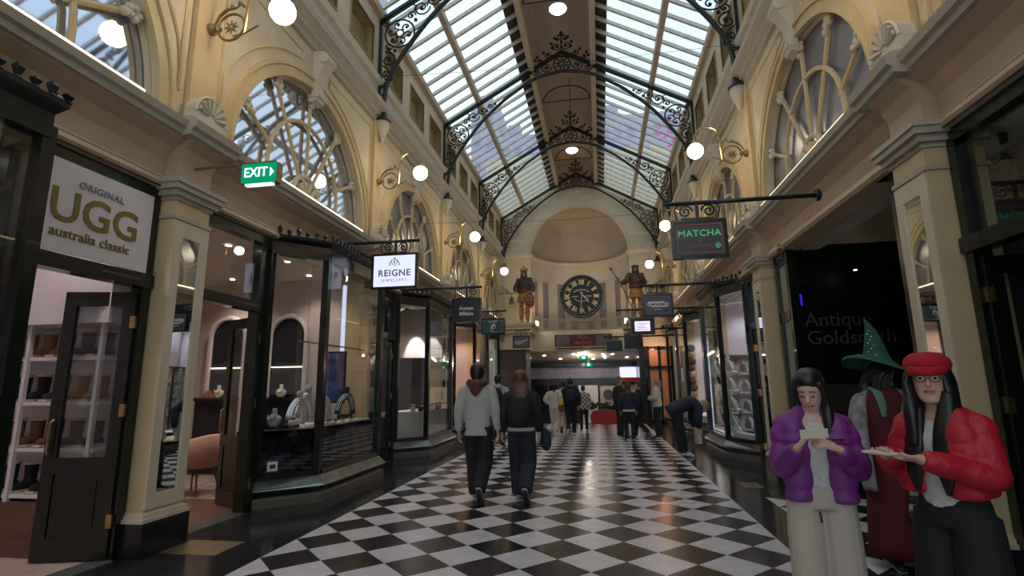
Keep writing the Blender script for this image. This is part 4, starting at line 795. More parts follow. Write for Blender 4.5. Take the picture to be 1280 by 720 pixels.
q = MB(-1); q.obox((*(p2+Vector((-.012, -.008))), .52), (*(p2+u2*.13+Vector((-.012, -.008))), .52), .006, .12); q.build('card', M['letterwhite'], o); q = MB(-1); q.obox((*(p2+u2*.03+Vector((-.018, -.012))), .52), (*(p2+u2*.1+Vector((-.018, -.012))), .52), .004, .05); q.build('card_mark', M['navy'], o)
# ------------------------------------------------------------------ second left shop display
counter(-1, plC, 'wallint', 'wallug', 'pale grey counter in the second left bay window', .98)
for i in range(9):
    y = 11.75+i*.24; x = -4.25+.1*(i % 3)
    o = empty('watch_stand', (x, y, .98), 'small %s stand with silver band in the second left window, %s from the near end' % ('black' if i % 2 else 'grey', ORD[i]), 'jewellery display', 'stands in the second left window')
    MB().lathe([(0, 0), (.06, 0), (.05, .1), (.055, .16), (0, .17)], (x, y, .98), 8).build('stand', M['slab'] if i % 2 else M['bust'], o); MB().lathe([(.05, .1), (.065, .11), (.065, .14), (.05, .15)], (x, y, .98), 8).build('bracelet', M['silver'], o)
for xs in (-4.4, -4.85):
    li = bpy.data.lights.new('display_spot', 'SPOT'); li.energy = 60*LAMP; li.spot_size = R(34); li.spot_blend = .4; li.color = (1, .95, .9); li.shadow_soft_size = .03
    lo = bpy.data.objects.new('display_spot', li); lo.location = (xs, 13.0, 3.5); lo.rotation_euler = (R(24), 0, 0); COL.objects.link(lo)
MB().box(-5.3, -4.12, 13.55, 13.6, 2.3, 3.6).build('display_back', M['wallint'], roomC)
o = MB(-1).box(3.77, 3.785, 10.2, 10.6, 2.75, 3.0).build('notice', M['letterwhite']); tag(o, 'small white notice in the transom of the second left door', 'notice')
counter(-1, plD, 'wallint', 'wallug', 'pale counter in the third left bay window', .95)
# ------------------------------------------------------------------ right jewellery shop: glazed cabinet with rows of necklace displays
gc = empty('glass_cabinet', (3.1, 12.6, 0), 'tall brown-framed cabinet filled with white necklace displays in right window', 'cabinet')
X0, X1, YC = 2.78, 4.0, 12.7
q = MB()
for x in (X0, (X0+X1)/2, X1): q.box(x-.02, x+.02, YC-.02, YC+.02, .4, 2.15)
for z in (.42, 2.13): q.box(X0, X1, YC-.02, YC+.4, z-.03, z+.03)
q.build('frame', M['panelbr'], gc)
for z in (.83, 1.27, 1.70): MB().box(X0, X1, YC, YC+.4, z-.01, z).build('shelf', M['glass'], gc)
MB().box(X0, X1, YC+.4, YC+.43, .4, 2.15).build('back', M['wallug'], gc)
for r_, z in enumerate((.46, .84, 1.28, 1.71)):
    for i in range(4):
        bust(X0+.16+.30*i, YC+.18, z, .53, 'bustw', 'white necklace display, %s from the left on the %s shelf of the brown cabinet' % (ORD[i], ('lowest', 'second', 'third', 'top')[r_]), 'necklace displays in the cabinet', curve=True)
counter(1, plG, 'wallug', 'wallug', 'white low counter in the right jewellery window', .5, .1)
for r_ in range(4):
    for i in range(5): bust(CX+3.60+.06*(i % 2), 12.2+i*.36, .55+.4*r_, .42, 'bustw', 'white necklace display on the %s glass tier of the right window, %s from near end' % (('lowest', 'second', 'third', 'top')[r_], ORD[i]), 'tiered necklace displays', rz=pi/2, curve=True)
for r_ in range(1, 4):
    o = MB(1).box(3.48, 3.75, 12.2, 13.8, .53+.4*r_-.01, .54+.4*r_).build('glass_shelf', M['glass']); tag(o, 'clear shelf of the right window, %s from the bottom' % ('first', 'second', 'third')[r_-1], 'shelf')
MB(1).box(4.75, 4.8, 11.3, 14.2, .0, 3.6).build('partition', M['wallug'], roomG)
o = MB(1).box(3.42, 3.44, 13.80, 13.83, .45, 2.6).box(3.42, 3.44, 12.2, 13.80, .45, .47).build('light_tube', M['signface']); tag(o, 'bright thin light strip edging the right jewellery window along its sill', 'light')
# second right shop: hanging goods
for i in range(8):
    z = 1.2+.2*i; o = MB().ball((2.75+.03*(i % 2), 17.0, z), .15, 10, (1, .7, .8)).build('hanging_bag', M['copper' if i % 3 == 0 else 'boot_br'], smooth=True); tag(o, 'brown leather pouch in the hanging column of the second right window, %s from the bottom' % ('lowest', 'second', 'third', 'fourth', 'fifth', 'sixth', 'seventh', 'top')[i], 'bag', 'hanging leather pouches')
counter(1, plH, 'wallug', 'wallug', 'white low counter in second right shop window', .6)
o = MB(1).box(3.2, 3.21, 16.6, 16.9, 1.6, 2.0).build('notice', M['letterwhite']); tag(o, 'white notice on the second right window glass', 'notice')
# ================================================================== hanging signs
def hang_sign(cx_, yp, z0, z1, w_, xa, xb, zb, face, label, frame='black', arm='iron', border=None, th=.1):
    """sign board centred at cx_, in the plane y=yp; arm from wall xa to free end xb at height zb"""
    s = empty('hanging_sign', (cx_, yp, zb), label, 'sign')
    MB().tube([(xa, yp, zb), (xb, yp, zb)], .028, 8).build('arm', M[arm], s, smooth=True)
    q = MB(); q.lathe([(0, -.03), (.075, -.03), (.075, .01), (.05, .03), (0, .03)], (xa, yp, zb), 12, axis=0); q.ball((xb, yp, zb), .035, 8); q.build('wall_boss', M[arm], s)
    q = MB(); top = z1+.02; hh = zb-top; 
    if hh > .08:
        q.box(cx_-.02, cx_+.02, yp-.02, yp+.02, top-.02, zb)
        for sg in (-1, 1):
            r_ = min(.1, hh*.42); q.tube([(p[0], yp, p[1]) for p in spiral(cx_+sg*(.03+r_*1.25), top+hh*.48, r_, pi/2-sg*pi/2+pi, -sg*1.7, 26)], .012, 5)
            q.tube([(cx_+sg*(.05+r_*2.2), yp, top), (cx_+sg*(.07+r_*2.3), yp, top+hh*.6), (cx_+sg*(.04+r_*2.0), yp, zb)], .009, 4)
        q.box(cx_-.2, cx_+.2, yp-.012, yp+.012, top-.005, top+.015)
    q.build('scroll_ironwork', M[arm], s)
    q = MB(); x0, x1 = cx_-w_/2, cx_+w_/2; f = .035
    q.box(x0, x1, yp-th/2, yp+th/2, z0, z0+f); q.box(x0, x1, yp-th/2, yp+th/2, z1-f, z1); q.box(x0, x0+f, yp-th/2, yp+th/2, z0+f, z1-f); q.box(x1-f, x1, yp-th/2, yp+th/2, z0+f, z1-f); q.build('frame', M[frame], s)
    fo = MB().box(x0+f, x1-f, yp-th/2+.012, yp+th/2-.012, z0+f, z1-f).build('sign_face', M[face], s)
    if border:
        q = MB(); e = .03
        a, b, c, d = x0+f+e, x1-f-e, z0+f+e, z1-f-e; y = yp-th/2+.006
        for (p, r) in (((a, c), (b, c)), ((b, c), (b, d)), ((b, d), (a, d)), ((a, d), (a, c))): q.obox((p[0], y, p[1]), (r[0], y, r[1]), .006, .008, (0, 0, 1) if p[1] == r[1] else (1, 0, 0))
        q.build('border_line', M[border], fo)
    return s, fo, yp-th/2+.008
s, fo, y = hang_sign(-3.33, 8.2, 3.15, 3.75, .80, -4.42, -2.94, 3.97, 'signface', 'lit white hanging sign with grey crest and serif name on the left')
text('REIGNE', .155, (-3.33, y, 3.41), CAMROT, M['lettergrey'], fo, bold=.003, sp=1.12); text('JEWELLERY', .065, (-3.33, y, 3.29), CAMROT, M['letterwhite'], fo, sp=1.5)
q = MB(); q.tube([(-3.33+.045*cos(t), y, 3.60+.055*sin(t)) for t in [2*pi*i/16 for i in range(16)]], .005, 4, closed=True)
for sg in (-1, 1): q.tube([(-3.33+sg*(.07+.02*sin(t*2)), y, 3.54+.11*t/3) for t in (0, .6, 1.2, 1.8, 2.4, 3)], [.004, .01, .006, .01, .006, .003], 4)
q.box(-3.34, -3.32, y-.003, y+.003, 3.57, 3.63); q.box(-3.35, -3.31, y-.003, y+.003, 3.66, 3.675); q.build('crest', M['lettergrey'], fo)
s, fo, y = hang_sign(1.28, 6.6, 3.05, 3.54, .66, 2.70, .93, 3.77, 'signdark', 'dark hanging sign with green tea-shop lettering on the right', border='pink')
text('MATCHA', .118, (1.28, y, 3.36), CAMROT, M['green_e'], fo, sp=1.08); text('by', .04, (1.28, y, 3.265), CAMROT, M['pink'], fo); text('Chocolatier', .062, (1.28, y, 3.20), CAMROT, M['pink'], fo)
q = MB(); q.tube([(1.49+.028*cos(t), y, 3.2+.028*sin(t)) for t in [2*pi*i/12 for i in range(12)]], .004, 4, closed=True); q.box(1.475, 1.505, y-.003, y+.003, 3.195, 3.205); q.build('round_mark', M['green_e'], fo)
s, fo, y = hang_sign(-2.88, 11.3, 2.92, 3.47, .66, -4.42, -2.56, 3.72, 'signblack', 'black square hanging sign with white two-line lettering on the left')
text('Austen', .115, (-2.88, y, 3.24), CAMROT, M['letterwhite'], fo, bold=.002); text('&Blake', .115, (-2.88, y, 3.12), CAMROT, M['letterwhite'], fo, bold=.002)
s, fo, y = hang_sign(-3.06, 15.2, 3.03, 3.50, .70, -4.42, -2.7, 3.72, 'signteal', 'teal hanging sign with white dragon-like emblem on the left', border='grey')
q = MB(); q.tube([(-3.06+.07*cos(t)*(1-.05*t), y, 3.25+.08*sin(t)*(1-.05*t)) for t in [i*.45 for i in range(24)]], .011, 5); q.tube([(-3.06+.1*sin(t*2.2)*(.3+.2*t), y, 3.42-.11*t) for t in [i*.2 for i in range(16)]], .010, 5); q.tube([(-3.2, y, 3.42), (-3.14, y, 3.37), (-3.06, y, 3.40), (-2.98, y, 3.43), (-2.94, y, 3.38)], .012, 5); q.build('emblem', M['letterwhite'], fo)
s, fo, y = hang_sign(-2.94, 20.0, 2.95, 3.42, .66, -4.42, -2.6, 3.64, 'signgrey', 'small slate hanging sign with white script below the crowned figure')
text('Schwarz', .15, (-2.94, y, 3.2), (pi/2, R(-14), 0), M['letterwhite'], fo); q = MB(); q.obox((-3.1, y, 3.08), (-2.85, y, 3.14), .004, .014); q.build('underline', M['letterwhite'], fo)
s, fo, y = hang_sign(1.21, 10.9, 2.87, 3.34, .60, 2.78, .88, 3.52, 'signgrey', 'slate hanging sign with white ribbon scroll emblem on the right', border='lettergrey')
q = MB(); q.obox((1.05, y, 3.16), (1.34, y, 3.16), .004, .035); q.obox((1.08, y, 3.08), (1.37, y, 3.08), .004, .035)
for cx_, sg in ((1.05, 1), (1.37, -1)): q.tube([(p[0], y, p[1]) for p in spiral(cx_, 3.12+.005*sg, .045, pi/2*sg, 1.1*1, 14, .3)], .012, 5)
q.build('ribbon_emblem', M['letterwhite'], fo); text('JEWEL', .05, (1.21, y, 3.12), CAMROT, M['letterwhite'], fo, sp=1.3); text('boutique', .045, (1.21, y, 3.02), CAMROT, M['letterwhite'], fo)
s, fo, y = hang_sign(1.23, 15.2, 2.90, 3.38, .68, 2.78, .55, 3.62, 'signblack', 'black framed sign with white lined notice hanging on the right')
MB().box(1.02, 1.44, y-.004, y+.004, 3.0, 3.28).build('white_notice', M['screen_e'], fo)
for i in range(4): MB().box(1.06+.02*(i % 2), 1.38-.05*(i % 3), y-.007, y-.004, 3.04+.055*i, 3.052+.055*i).build('text_line', M['lettergrey'], fo)
s, fo, y = hang_sign(.55, 20.0, 2.72, 3.15, .62, 2.9, .2, 3.28, 'signblack', 'dark unlit hanging sign below the large maroon panel at right')
for i in range(2): MB().box(.35, .75, y-.004, y, 2.86+.1*i, 2.875+.1*i).build('text_line', M['letterdim'], fo)
s, fo, y = hang_sign(1.18, 18.6, 2.72, 3.25, .62, 2.9, .88, 3.4, 'signblack', 'black boxy sign with faint round emblem right of far arch')
MB().tube([(1.18+.08*cos(t), y, 3.0+.08*sin(t)) for t in [2*pi*i/14 for i in range(14)]], .008, 4, closed=True).build('round_emblem', M['letterdim'], fo)
# exit signs
e = empty('exit_sign', (-3.5, 4.85, 3.93), 'green lit EXIT sign on a brass arm over left mirrored pier', 'sign')
MB().tube([(-4.37, 4.85, 3.94), (-3.36, 4.85, 3.95)], .017, 8).build('arm', M['dull'], e); MB().box(-4.39, -4.36, 4.77, 4.93, 3.84, 4.02).build('wall_plate', M['dull'], e)
MB().box(-3.74, -3.31, 4.82, 4.90, 3.71, 3.93).build('housing', M['dull'], e); f1 = MB().box(-3.73, -3.33, 4.805, 4.82, 3.715, 3.925).build('exit_face', M['exit_e'], e); MB().box(-3.7, -3.38, 4.83, 4.88, 3.69, 3.71).build('tube_light', M['exit_w'], e)
text('EXIT', .15, (-3.56, 4.80, 3.82), CAMROT, M['exit_w'], f1, bold=.001, sx=.9); MB().prism([(-3.39, 3.87), (-3.345, 3.82), (-3.39, 3.77)], 1, 4.797, 4.805).build('arrow', M['exit_w'], f1)
for x, yv, z, l in ((-.7, 23.75, 2.72, 'small green lit exit sign under the maroon panel, nearer one'), (-.55, 26.6, 2.5, 'tiny green lit exit sign in the lobby beyond the arch')):
    o = empty('exit_sign', (x, yv, z), l, 'sign'); MB().box(x-.2, x+.2, yv-.03, yv+.03, z-.1, z+.1).build('exit_face', M['exit_e'], o); MB().box(x-.07, x+.07, yv-.035, yv-.03, z-.05, z+.06).build('running_figure_panel', M['exit_w'], o)
    MB().box(x-.01, x+.01, yv-.01, yv+.01, z+.1, z+.3).build('bracket', M['white'], o)
# long maroon panel
o = empty('name_board', (-.68, 23.75, 3.5), 'long maroon board with red title between two text columns below the clock', 'sign')
MB().box(-2.02, .64, 23.70, 23.80, 3.17, 3.80).build('frame', M['cream'], o); f2 = MB().box(-1.96, .58, 23.685, 23.70, 3.22, 3.75).build('panel', M['signmar'], o)
text('GOG', .2, (-.68, 23.68, 3.63), CAMROT, M['letterred'], f2, bold=.004, sp=1.1); text('&', .09, (-.68, 23.68, 3.49), CAMROT, M['letterred'], f2); text('MAGOG', .2, (-.68, 23.68, 3.36), CAMROT, M['letterred'], f2, bold=.004, sp=1.1)
for x0 in (-1.88, -.12):
    for i in range(8): MB().box(x0, x0+.62-(i*37 % 5)*.02, 23.68, 23.685, 3.28+.055*i, 3.30+.055*i).build('text_line', M['lettergrey'], f2)
# ================================================================== clock
ck = empty('wall_clock', (-.69, 23.7, 5.49), 'large black round clock with cream roman numerals in the apse', 'clock')
cx_, cy_, cz_ = -.69, 23.78, 5.49; RR = .99
MB().lathe([(0, 0), (RR*.86, 0), (RR*.86, -.03), (RR*.9, -.08), (RR*.97, -.08), (RR, -.03), (RR, .16), (0, .16)], (cx_, cy_, cz_), 48, axis=1).build('rim', M['black'], ck)
fc = MB().lathe([(0, -.01), (RR*.85, -.01), (RR*.85, 0), (0, 0)], (cx_, cy_, cz_), 48, axis=1).build('face', M['signblack'], ck)
q = MB()
for i in range(60):
    a_ = 2*pi*i/60; q.box(cx_+RR*.81*cos(a_)-.012, cx_+RR*.81*cos(a_)+.012, cy_-.02, cy_-.01, cz_+RR*.81*sin(a_)-.012, cz_+RR*.81*sin(a_)+.012)
q.build('minute_dots', M['creaml'], fc, kind='stuff')
for i, nmr in enumerate(['XII', 'I', 'II', 'III', 'IV', 'V', 'VI', 'VII', 'VIII', 'IX', 'X', 'XI']):
    a_ = -2*pi*i/12; text(nmr, .29, (cx_+RR*.65*sin(-a_), cy_-.02, cz_+RR*.65*cos(a_)), (pi/2, -a_, 0), M['creaml'], fc, name='numeral', bold=.016, sx=.72 if len(nmr) > 2 else .85)
q = MB(); q.tube([(cx_+.42*cos(t), cy_-.02, cz_+.06+.24*sin(t)) for t in [R(148)-R(116)*i/12 for i in range(13)]], .028, 5); q.tube([(cx_+.3*cos(t), cy_-.02, cz_-.06+.18*sin(t)) for t in [pi+R(10)+R(160)*i/12 for i in range(13)]], .02, 5)
q.box(cx_-.45, cx_-.14, cy_-.025, cy_-.01, cz_-.02, cz_+.02); q.box(cx_+.14, cx_+.45, cy_-.025, cy_-.01, cz_-.02, cz_+.02); q.build('centre_ornament', M['bust'], fc)
MB().obox((cx_-.06, cy_-.05, cz_+.2), (cx_+.32, cy_-.05, cz_-.27), .02, .05).build('hour_hand', M['creaml'], ck); MB().obox((cx_+.03, cy_-.07, cz_+.2), (cx_-.06, cy_-.07, cz_-.68), .02, .035).build('minute_hand', M['creaml'], ck)
q = MB(); q.box(cx_-.72, cx_+.72, cy_, cy_+.3, cz_-.92, cz_-.72); q.prism([(cx_-.6, cz_-.92), (cx_+.6, cz_-.92), (cx_+.35, cz_-1.15), (cx_-.35, cz_-1.15)], 1, cy_+.05, cy_+.3); q.box(cx_-.1, cx_+.1, cy_+.1, 26.1, cz_-.3, cz_+.3); q.build('bracket', M['apse'], ck)
# ================================================================== outside buildings seen through the skylight
for (x0, x1, y0_, y1_, h_, l) in ((-14.8, -11.2, 60, 70, 36.5, 'tall pale purple-grey tower seen through the left skylight'), (-25, -19.5, 34, 44, 42, 'grey building edge seen through the nearest left skylight panes'), (-11.2, -4.9, 60, 70, 32, 'lower stepped purple-grey building seen through left skylight'), (1.0, 11, 60, 70, 33.5, 'purple-grey rooftop block seen through the right skylight')):
    o = empty('building', ((x0+x1)/2, y0_, 0), l, 'building'); MB().box(x0, x1, y0_, y1_, 0, h_).build('wall', M['extwall'], o); MB().box(x0+1, x0+2.5, y0_+1, y0_+3, h_, h_+2).build('roof_hut', M['extwall'], o)
    for i in range(int((x1-x0)/1.5)):
        for j in range(5): MB().box(x0+.5+1.5*i, x0+1.2+1.5*i, y0_-.05, y0_, h_-3.0-3*j, h_-1.6-3*j).build('window', M['extdark'], o)
o = empty('neon_sign', (9.4, 59.8, 30.5), 'pink looping neon squiggle on the building outside, seen through right skylight', 'sign')
q = MB(); q.tube([(9.0+.9*cos(t)+t*.12-.6, 59.9, 31.6+.9*sin(t*1.3)-.22*t) for t in [i*.35 for i in range(26)]], .12, 5); q.build('neon_tube', emat('lit_pink_neon', (.75, .10, .45), .8), o)
# wires strung across the arcade
for y, z in ((9.4, 7.9), (11.6, 5.4)):
    o = MB().tube([(CX-3.6, y, z), (CX, y+.1, z-.12), (CX+3.6, y+.2, z)], .004, 4).build('wire', M['iron']); tag(o, 'thin wire strung across the arcade %s' % ('high up below the skylight' if z > 7 else 'between the upper walls beyond the signs'), 'wire')
# ================================================================== people
REM = []
def rem(mb, name, m, parent, vox, sm=2, s=1.0):
    mb.v = [(x*s, y*s, z*s) for x, y, z in mb.v]
    o = mb.build(name, m, parent, smooth=True, world=False)
    md = o.modifiers.new('remesh', 'REMESH'); md.mode = 'VOXEL'; md.voxel_size = vox; md.use_smooth_shade = True
    if sm: ms = o.modifiers.new('smooth', 'SMOOTH'); ms.iterations = sm; ms.factor = .5
    return o
def head_parts(mb, c, f, hr=1.0):
    """head lofted from chin to crown round centre c looking along f"""
    c, f = Vector(c), Vector(f).normalized(); r = f.cross(Vector((0, 0, 1))).normalized(); u = r.cross(f).normalized()
    T = lambda x, y, z: tuple(c+(r*x+f*y+u*z)*hr)
    S = [(-.118, .022, .022, .052), (-.108, .040, .036, .042), (-.085, .053, .055, .026), (-.05, .063, .078, .010), (-.01, .069, .088, .0), (.03, .074, .095, -.005), (.07, .070, .092, -.010), (.10, .052, .070, -.012), (.118, .022, .03, -.012)]
    n = 16; vs = []
    for z, rx, ry, sh in S:
        for k in range(n): a = 2*pi*k/n; vs.append(T(rx*cos(a), sh+ry*sin(a), z))
    mb.add(vs, [(i*n+k, i*n+(k+1) % n, (i+1)*n+(k+1) % n, (i+1)*n+k) for i in range(len(S)-1) for k in range(n)]+[list(range(n))[::-1], [(len(S)-1)*n+k for k in range(n)]])
    mb.loft([T(0, .082, .012), T(0, .094, -.012), T(0, .103, -.028), T(0, .09, -.036)], [.008, .010, .014, .008], n=8, sub=2)
    mb.loft([T(-.02, .083, -.062), T(0, .09, -.062), T(.02, .083, -.062)], [.007, .010, .007], n=8, sub=2)
    for sg in (-1, 1): mb.loft([T(sg*.07, -.005, -.03), T(sg*.08, -.008, 0), T(sg*.074, -.005, .03)], [(.010, .014), (.012, .02), (.008, .014)], lat=tuple(r), n=8, sub=2)
    return T
def hand(mb, wr, d, pn, s_=1, curl=.5, spread=1.0):
    """palm and five fingers leaving wrist wr along d; pn = palm normal (towards which fingers curl); s_ = thumb side sign"""
    wr, d, pn = Vector(wr), Vector(d).normalized(), Vector(pn); pn = (pn-d*pn.dot(d)).normalized(); sd = d.cross(pn)*s_
    mb.loft([wr-d*.02, wr+d*.02, wr+d*.055, wr+d*.09], [(.024, .018), (.032, .016), (.040, .014), (.037, .011)], lat=tuple(sd), n=10, sub=3)
    for k, (o, L) in enumerate(((.028, .068), (.010, .076), (-.009, .071), (-.027, .056))):
        p = wr+d*.082+sd*o; dd = (d+sd*o*2.2*spread).normalized(); pts = [p]; a = 0
        for seg in (.45, .3, .25):
            a += curl*(.75 if seg == .45 else .8); dv = dd*cos(a)+pn*sin(a); pts.append(pts[-1]+dv*L*seg)
        mb.loft(pts, [.0095, .0088, .008, .0065], n=8, sub=2)
    p = wr+d*.022+sd*.024; t = (d*.7+sd*.75+pn*.25*curl*2).normalized(); mb.loft([p, p+t*.032, p+t*.032+(d*.9+sd*.2+pn*.5*curl*2).normalized()*.028, p+t*.03+(d*.9+pn*.55*curl*2).normalized()*.052], [.0125, .0112, .0098, .0075], n=8, sub=2)
STAND = dict(pelvis=(0, 0, .93), waist=(0, .01, 1.08), chest=(0, .01, 1.27), neck=(0, -.01, 1.43), head=(0, .015, 1.58), look=(0, 1, 0),
  shr=(.17, -.01, 1.385), elr=(.235, -.03, 1.11), wrr=(.24, .05, .87), shl=(-.17, -.01, 1.385), ell=(-.235, -.03, 1.11), wrl=(-.24, .05, .87),
  hpr=(.09, 0, .90), knr=(.10, .02, .49), anr=(.10, -.02, .09), hpl=(-.09, 0, .90), knl=(-.10, .02, .49), anl=(-.10, -.02, .09), tor=(.12, .13, .03), tol=(-.12, .13, .03),
  hdr=(0, .2, -1), hdl=(0, .2, -1), pnr=(-1, 0, 0), pnl=(1, 0, 0), curl=.45)
def figure(label, loc, rz, H, J, look, vox=.012, name='person', group=None):
    P = dict(STAND); P.update(J); s = H/1.7; o = empty(name, loc, label, 'person' if name == 'person' else 'statue', group, rz=R(rz)); V = {k: Vector(v) if isinstance(v, tuple) else v for k, v in P.items()}
    g = look.get; slim = g('slim', 1.0)
    # --- body: one surface
    b = MB(); tor = [V['pelvis'], V['waist'], V['chest'], V['chest'].lerp(V['neck'], .55), V['neck']]
    b.loft(tor, [(.15*slim, .105), (.12*slim, .09), (.15*slim, .10), (.15*slim, .075), (.055, .05)], n=16)
    b.loft([V['neck']-Vector((0, 0, .04)), V['neck'].lerp(V['head'], .4), V['head']-Vector((0, 0, .04))], [.06, .052, .05], n=12)
    T = head_parts(b, V['head'], V['look'])
    for sd in 'rl':
        b.loft([V['chest'].lerp(V['sh'+sd], .6), V['chest'].lerp(V['sh'+sd], .9)-Vector((0, 0, .01)), V['sh'+sd].lerp(V['el'+sd], .5), V['el'+sd], V['el'+sd].lerp(V['wr'+sd], .5), V['wr'+sd]], [.04, .042, .042, .037, .035, .024], n=12)
        b.loft([V['hp'+sd], V['hp'+sd].lerp(V['kn'+sd], .5), V['kn'+sd], V['kn'+sd].lerp(V['an'+sd], .35), V['an'+sd]], [.085, .075, .055, .055, .035], n=12)
        b.loft([V['an'+sd]+Vector((0, 0, .0)), V['an'+sd].lerp(V['to'+sd], .5)-Vector((0, 0, .01)), V['to'+sd]], [(.038, .04), (.038, .03), (.03, .02)], n=10)
        if g('hands', True): hand(b, V['wr'+sd], V['hd'+sd], V['pn'+sd], 1 if sd == 'r' else -1, P['curl'])
    rem(b, 'body', M[g('skin', 'skin')], o, g('bvox', vox), 1, s)
    # --- face details
    if g('face'):
        q = MB(); q.ball(T(-.03, .082, .004), .0125, 10); q.ball(T(.03, .082, .004), .0125, 10); q.v = [(x*s, y*s, z*s) for x, y, z in q.v]
        if g('face') == 'open': q.build('eye', M['eyew'], o, smooth=True, world=False)
        q = MB(); zz = .004 if g('face') == 'open' else -.002
        for sx in (-.03, .03): q.ball(T(sx, .091 if g('face') == 'open' else .088, zz), .0075, 8, (1.6, .6, .6) if g('face') != 'open' else (1, 1, 1)); q.tube([T(sx-.018, .088, .028), T(sx, .094, .034), T(sx+.018, .087, .029)], .0035, 5)
        q.v = [(x*s, y*s, z*s) for x, y, z in q.v]; q.build('brow_and_pupil', M['eyed'], o, world=False)
        q = MB(); q.loft([T(-.022, .086, -.062), T(0, .097, -.060), T(.022, .086, -.062)], [.004, .0075, .004], n=8, sub=3); q.v = [(x*s, y*s, z*s) for x, y, z in q.v]; q.build('lips', M['lips'], o, smooth=True, world=False)
    # --- hair
    hs = g('hair')
    if hs:
        q = MB(); n = 16; S = [(-.07, .06, .055, -.055), (-.03, .078, .075, -.04), (.02, .086, .092, -.028), (.06, .087, .102, -.018), (.095, .076, .092, -.014), (.118, .058, .070, -.014), (.130, .034, .042, -.014), (.135, .010, .012, -.014)]; vs = []
        k_ = g('hairk', 1.0)
        for z, rx, ry, sh in S:
            for k in range(n): a = 2*pi*k/n; vs.append(T(rx*k_*cos(a), sh+ry*k_*sin(a), z))
        q.add(vs, [(i*n+k, i*n+(k+1) % n, (i+1)*n+(k+1) % n, (i+1)*n+k) for i in range(len(S)-1) for k in range(n)]+[list(range(n))[::-1], [(len(S)-1)*n+k for k in range(n)]])
        if hs == 'long':
            L = g('hairlen', .3); hw = g('hw', 1); hd = V['head']; bk = -V['look'].normalized(); bk.z = 0
            q.loft([Vector(T(0, -.05, .03)), Vector(T(0, -.075, -.06)), hd+bk*.11+Vector((0, 0, -.16)), hd+bk*.12+Vector((0, 0, -L))], [(.08*hw, .05), (.085*hw, .045), (.10*hw, .04), (.085*hw, .03)], n=14)
            if g('front', True):
                for sx in (-1, 1): q.loft([Vector(T(sx*.055, .02, .07)), Vector(T(sx*.08, .01, 0)), Vector(T(sx*.082, .02, -.09)), Vector(T(sx*.085, .045, -.09))+Vector((0, .01, -.07)), Vector(T(sx*.085, .05, -.09))+Vector((0, .02, -L*.5))], [(.03, .04), (.022, .05), (.03, .045), (.035, .035), (.025, .02)], n=10)
        if hs == 'ponytail': q.loft([Vector(T(0, -.09, .06)), Vector(T(0, -.13, .02)), Vector(T(0, -.13, -.12)), Vector(T(0, -.12, -.28))], [.025, .03, .03, .012], n=10)
        rem(q, 'hair', M[g('hairm', 'hairb')], o, max(vox*.8, .009), 2, s)
    # --- upper garment
    tp = g('top')
    if tp:
        q = MB(); e = g('bulk', .03); hem = g('hem', .86); w = 1+e*3; puf = g('puff', 0)
        md = (lambda t: 1+(.20*abs(sin(pi*puf*t))**.5-.13)) if puf else None
        up = (V['chest']-V['pelvis']).normalized(); hp_ = V['pelvis']+up*(hem-.93)
        pts = [hp_, hp_.lerp(V['waist'], .5) if hem < .95 else V['waist'], V['waist'].lerp(V['chest'], .5), V['chest'], V['chest'].lerp(V['neck'], .6), V['neck'].lerp(V['head'], .12)]
        rr = [(.155*slim+e, .11+e), (.15*slim+e, .105+e), (.15*slim+e, .10+e), (.165*slim+e, .105+e), (.15*slim+e*.8, .08+e*.7), (.062+e*.3, .058+e*.3)]
        if tp == 'open':
            f_ = Vector((0, 1, 0)); q.loft([p-f_*.035 for p in pts], [(a, b*.8) for a, b in rr], n=20, mod=md, sub=8)
            for sx in (-1, 1): q.loft([p+Vector((sx*(.105+e*.4), .055+e*.3, 0)) for p in pts[:-1]]+[V['neck']+Vector((sx*.055, .0, .03))], [(.072+e*.5, .055+e*.4)]*4+[(.055, .045), (.025, .035)], n=14, mod=md, sub=8)
        else: q.loft(pts, rr, n=20, mod=md)
        for sd in 'rl':
            cuff = g('cuff', .034)
            q.loft([V['chest'].lerp(V['sh'+sd], .5), V['chest'].lerp(V['sh'+sd], .9)-up*.01, V['sh'+sd].lerp(V['el'+sd], .2), V['sh'+sd].lerp(V['el'+sd], .55), V['el'+sd], V['el'+sd].lerp(V['wr'+sd], .55), V['wr'+sd].lerp(V['el'+sd], .06)], [.045+e*.5, .050+e*.7, .054+e*.8, .050+e*.9, .045+e*.9, .040+e*.8, cuff+e*.2], n=14, mod=md, sub=9 if puf else 4); q.loft([V['neck']-up*.015, V['neck'].lerp(V['sh'+sd], .55), V['sh'+sd]-up*.02], [.045+e*.3, .045+e*.3, .04+e*.3], n=10)
        if g('hood'): q.loft([V['neck']+Vector((-.09, -.02, -.02)), V['neck']+Vector((-.06, -.08, .01)), V['neck']+Vector((0, -.11, -.02)), V['neck']+Vector((.06, -.08, .01)), V['neck']+Vector((.09, -.02, -.02))], [.035, .05, .06, .05, .035], n=12)
        if g('collar'): q.loft([V['neck'].lerp(V['head'], -.1), V['neck'].lerp(V['head'], .3)-Vector((0, .012, 0))], [(.095, .085), (.085, .08)], n=16)
        rem(q, g('topname', 'jacket'), M[g('topm')], o, vox, 2, s)
        if tp == 'open':
            q = MB(); q.loft([V['pelvis']-up*.02]+pts[1:4]+[pts[4]], [(.14*slim, .12), (.13*slim, .108), (.13*slim, .108), (.14*slim, .112), (.10, .075)], n=18); rem(q, 'knitted_top', M[g('innerm', 'knit')], o, vox, 1, s)
    # --- lower garment
    bt = g('bottom')
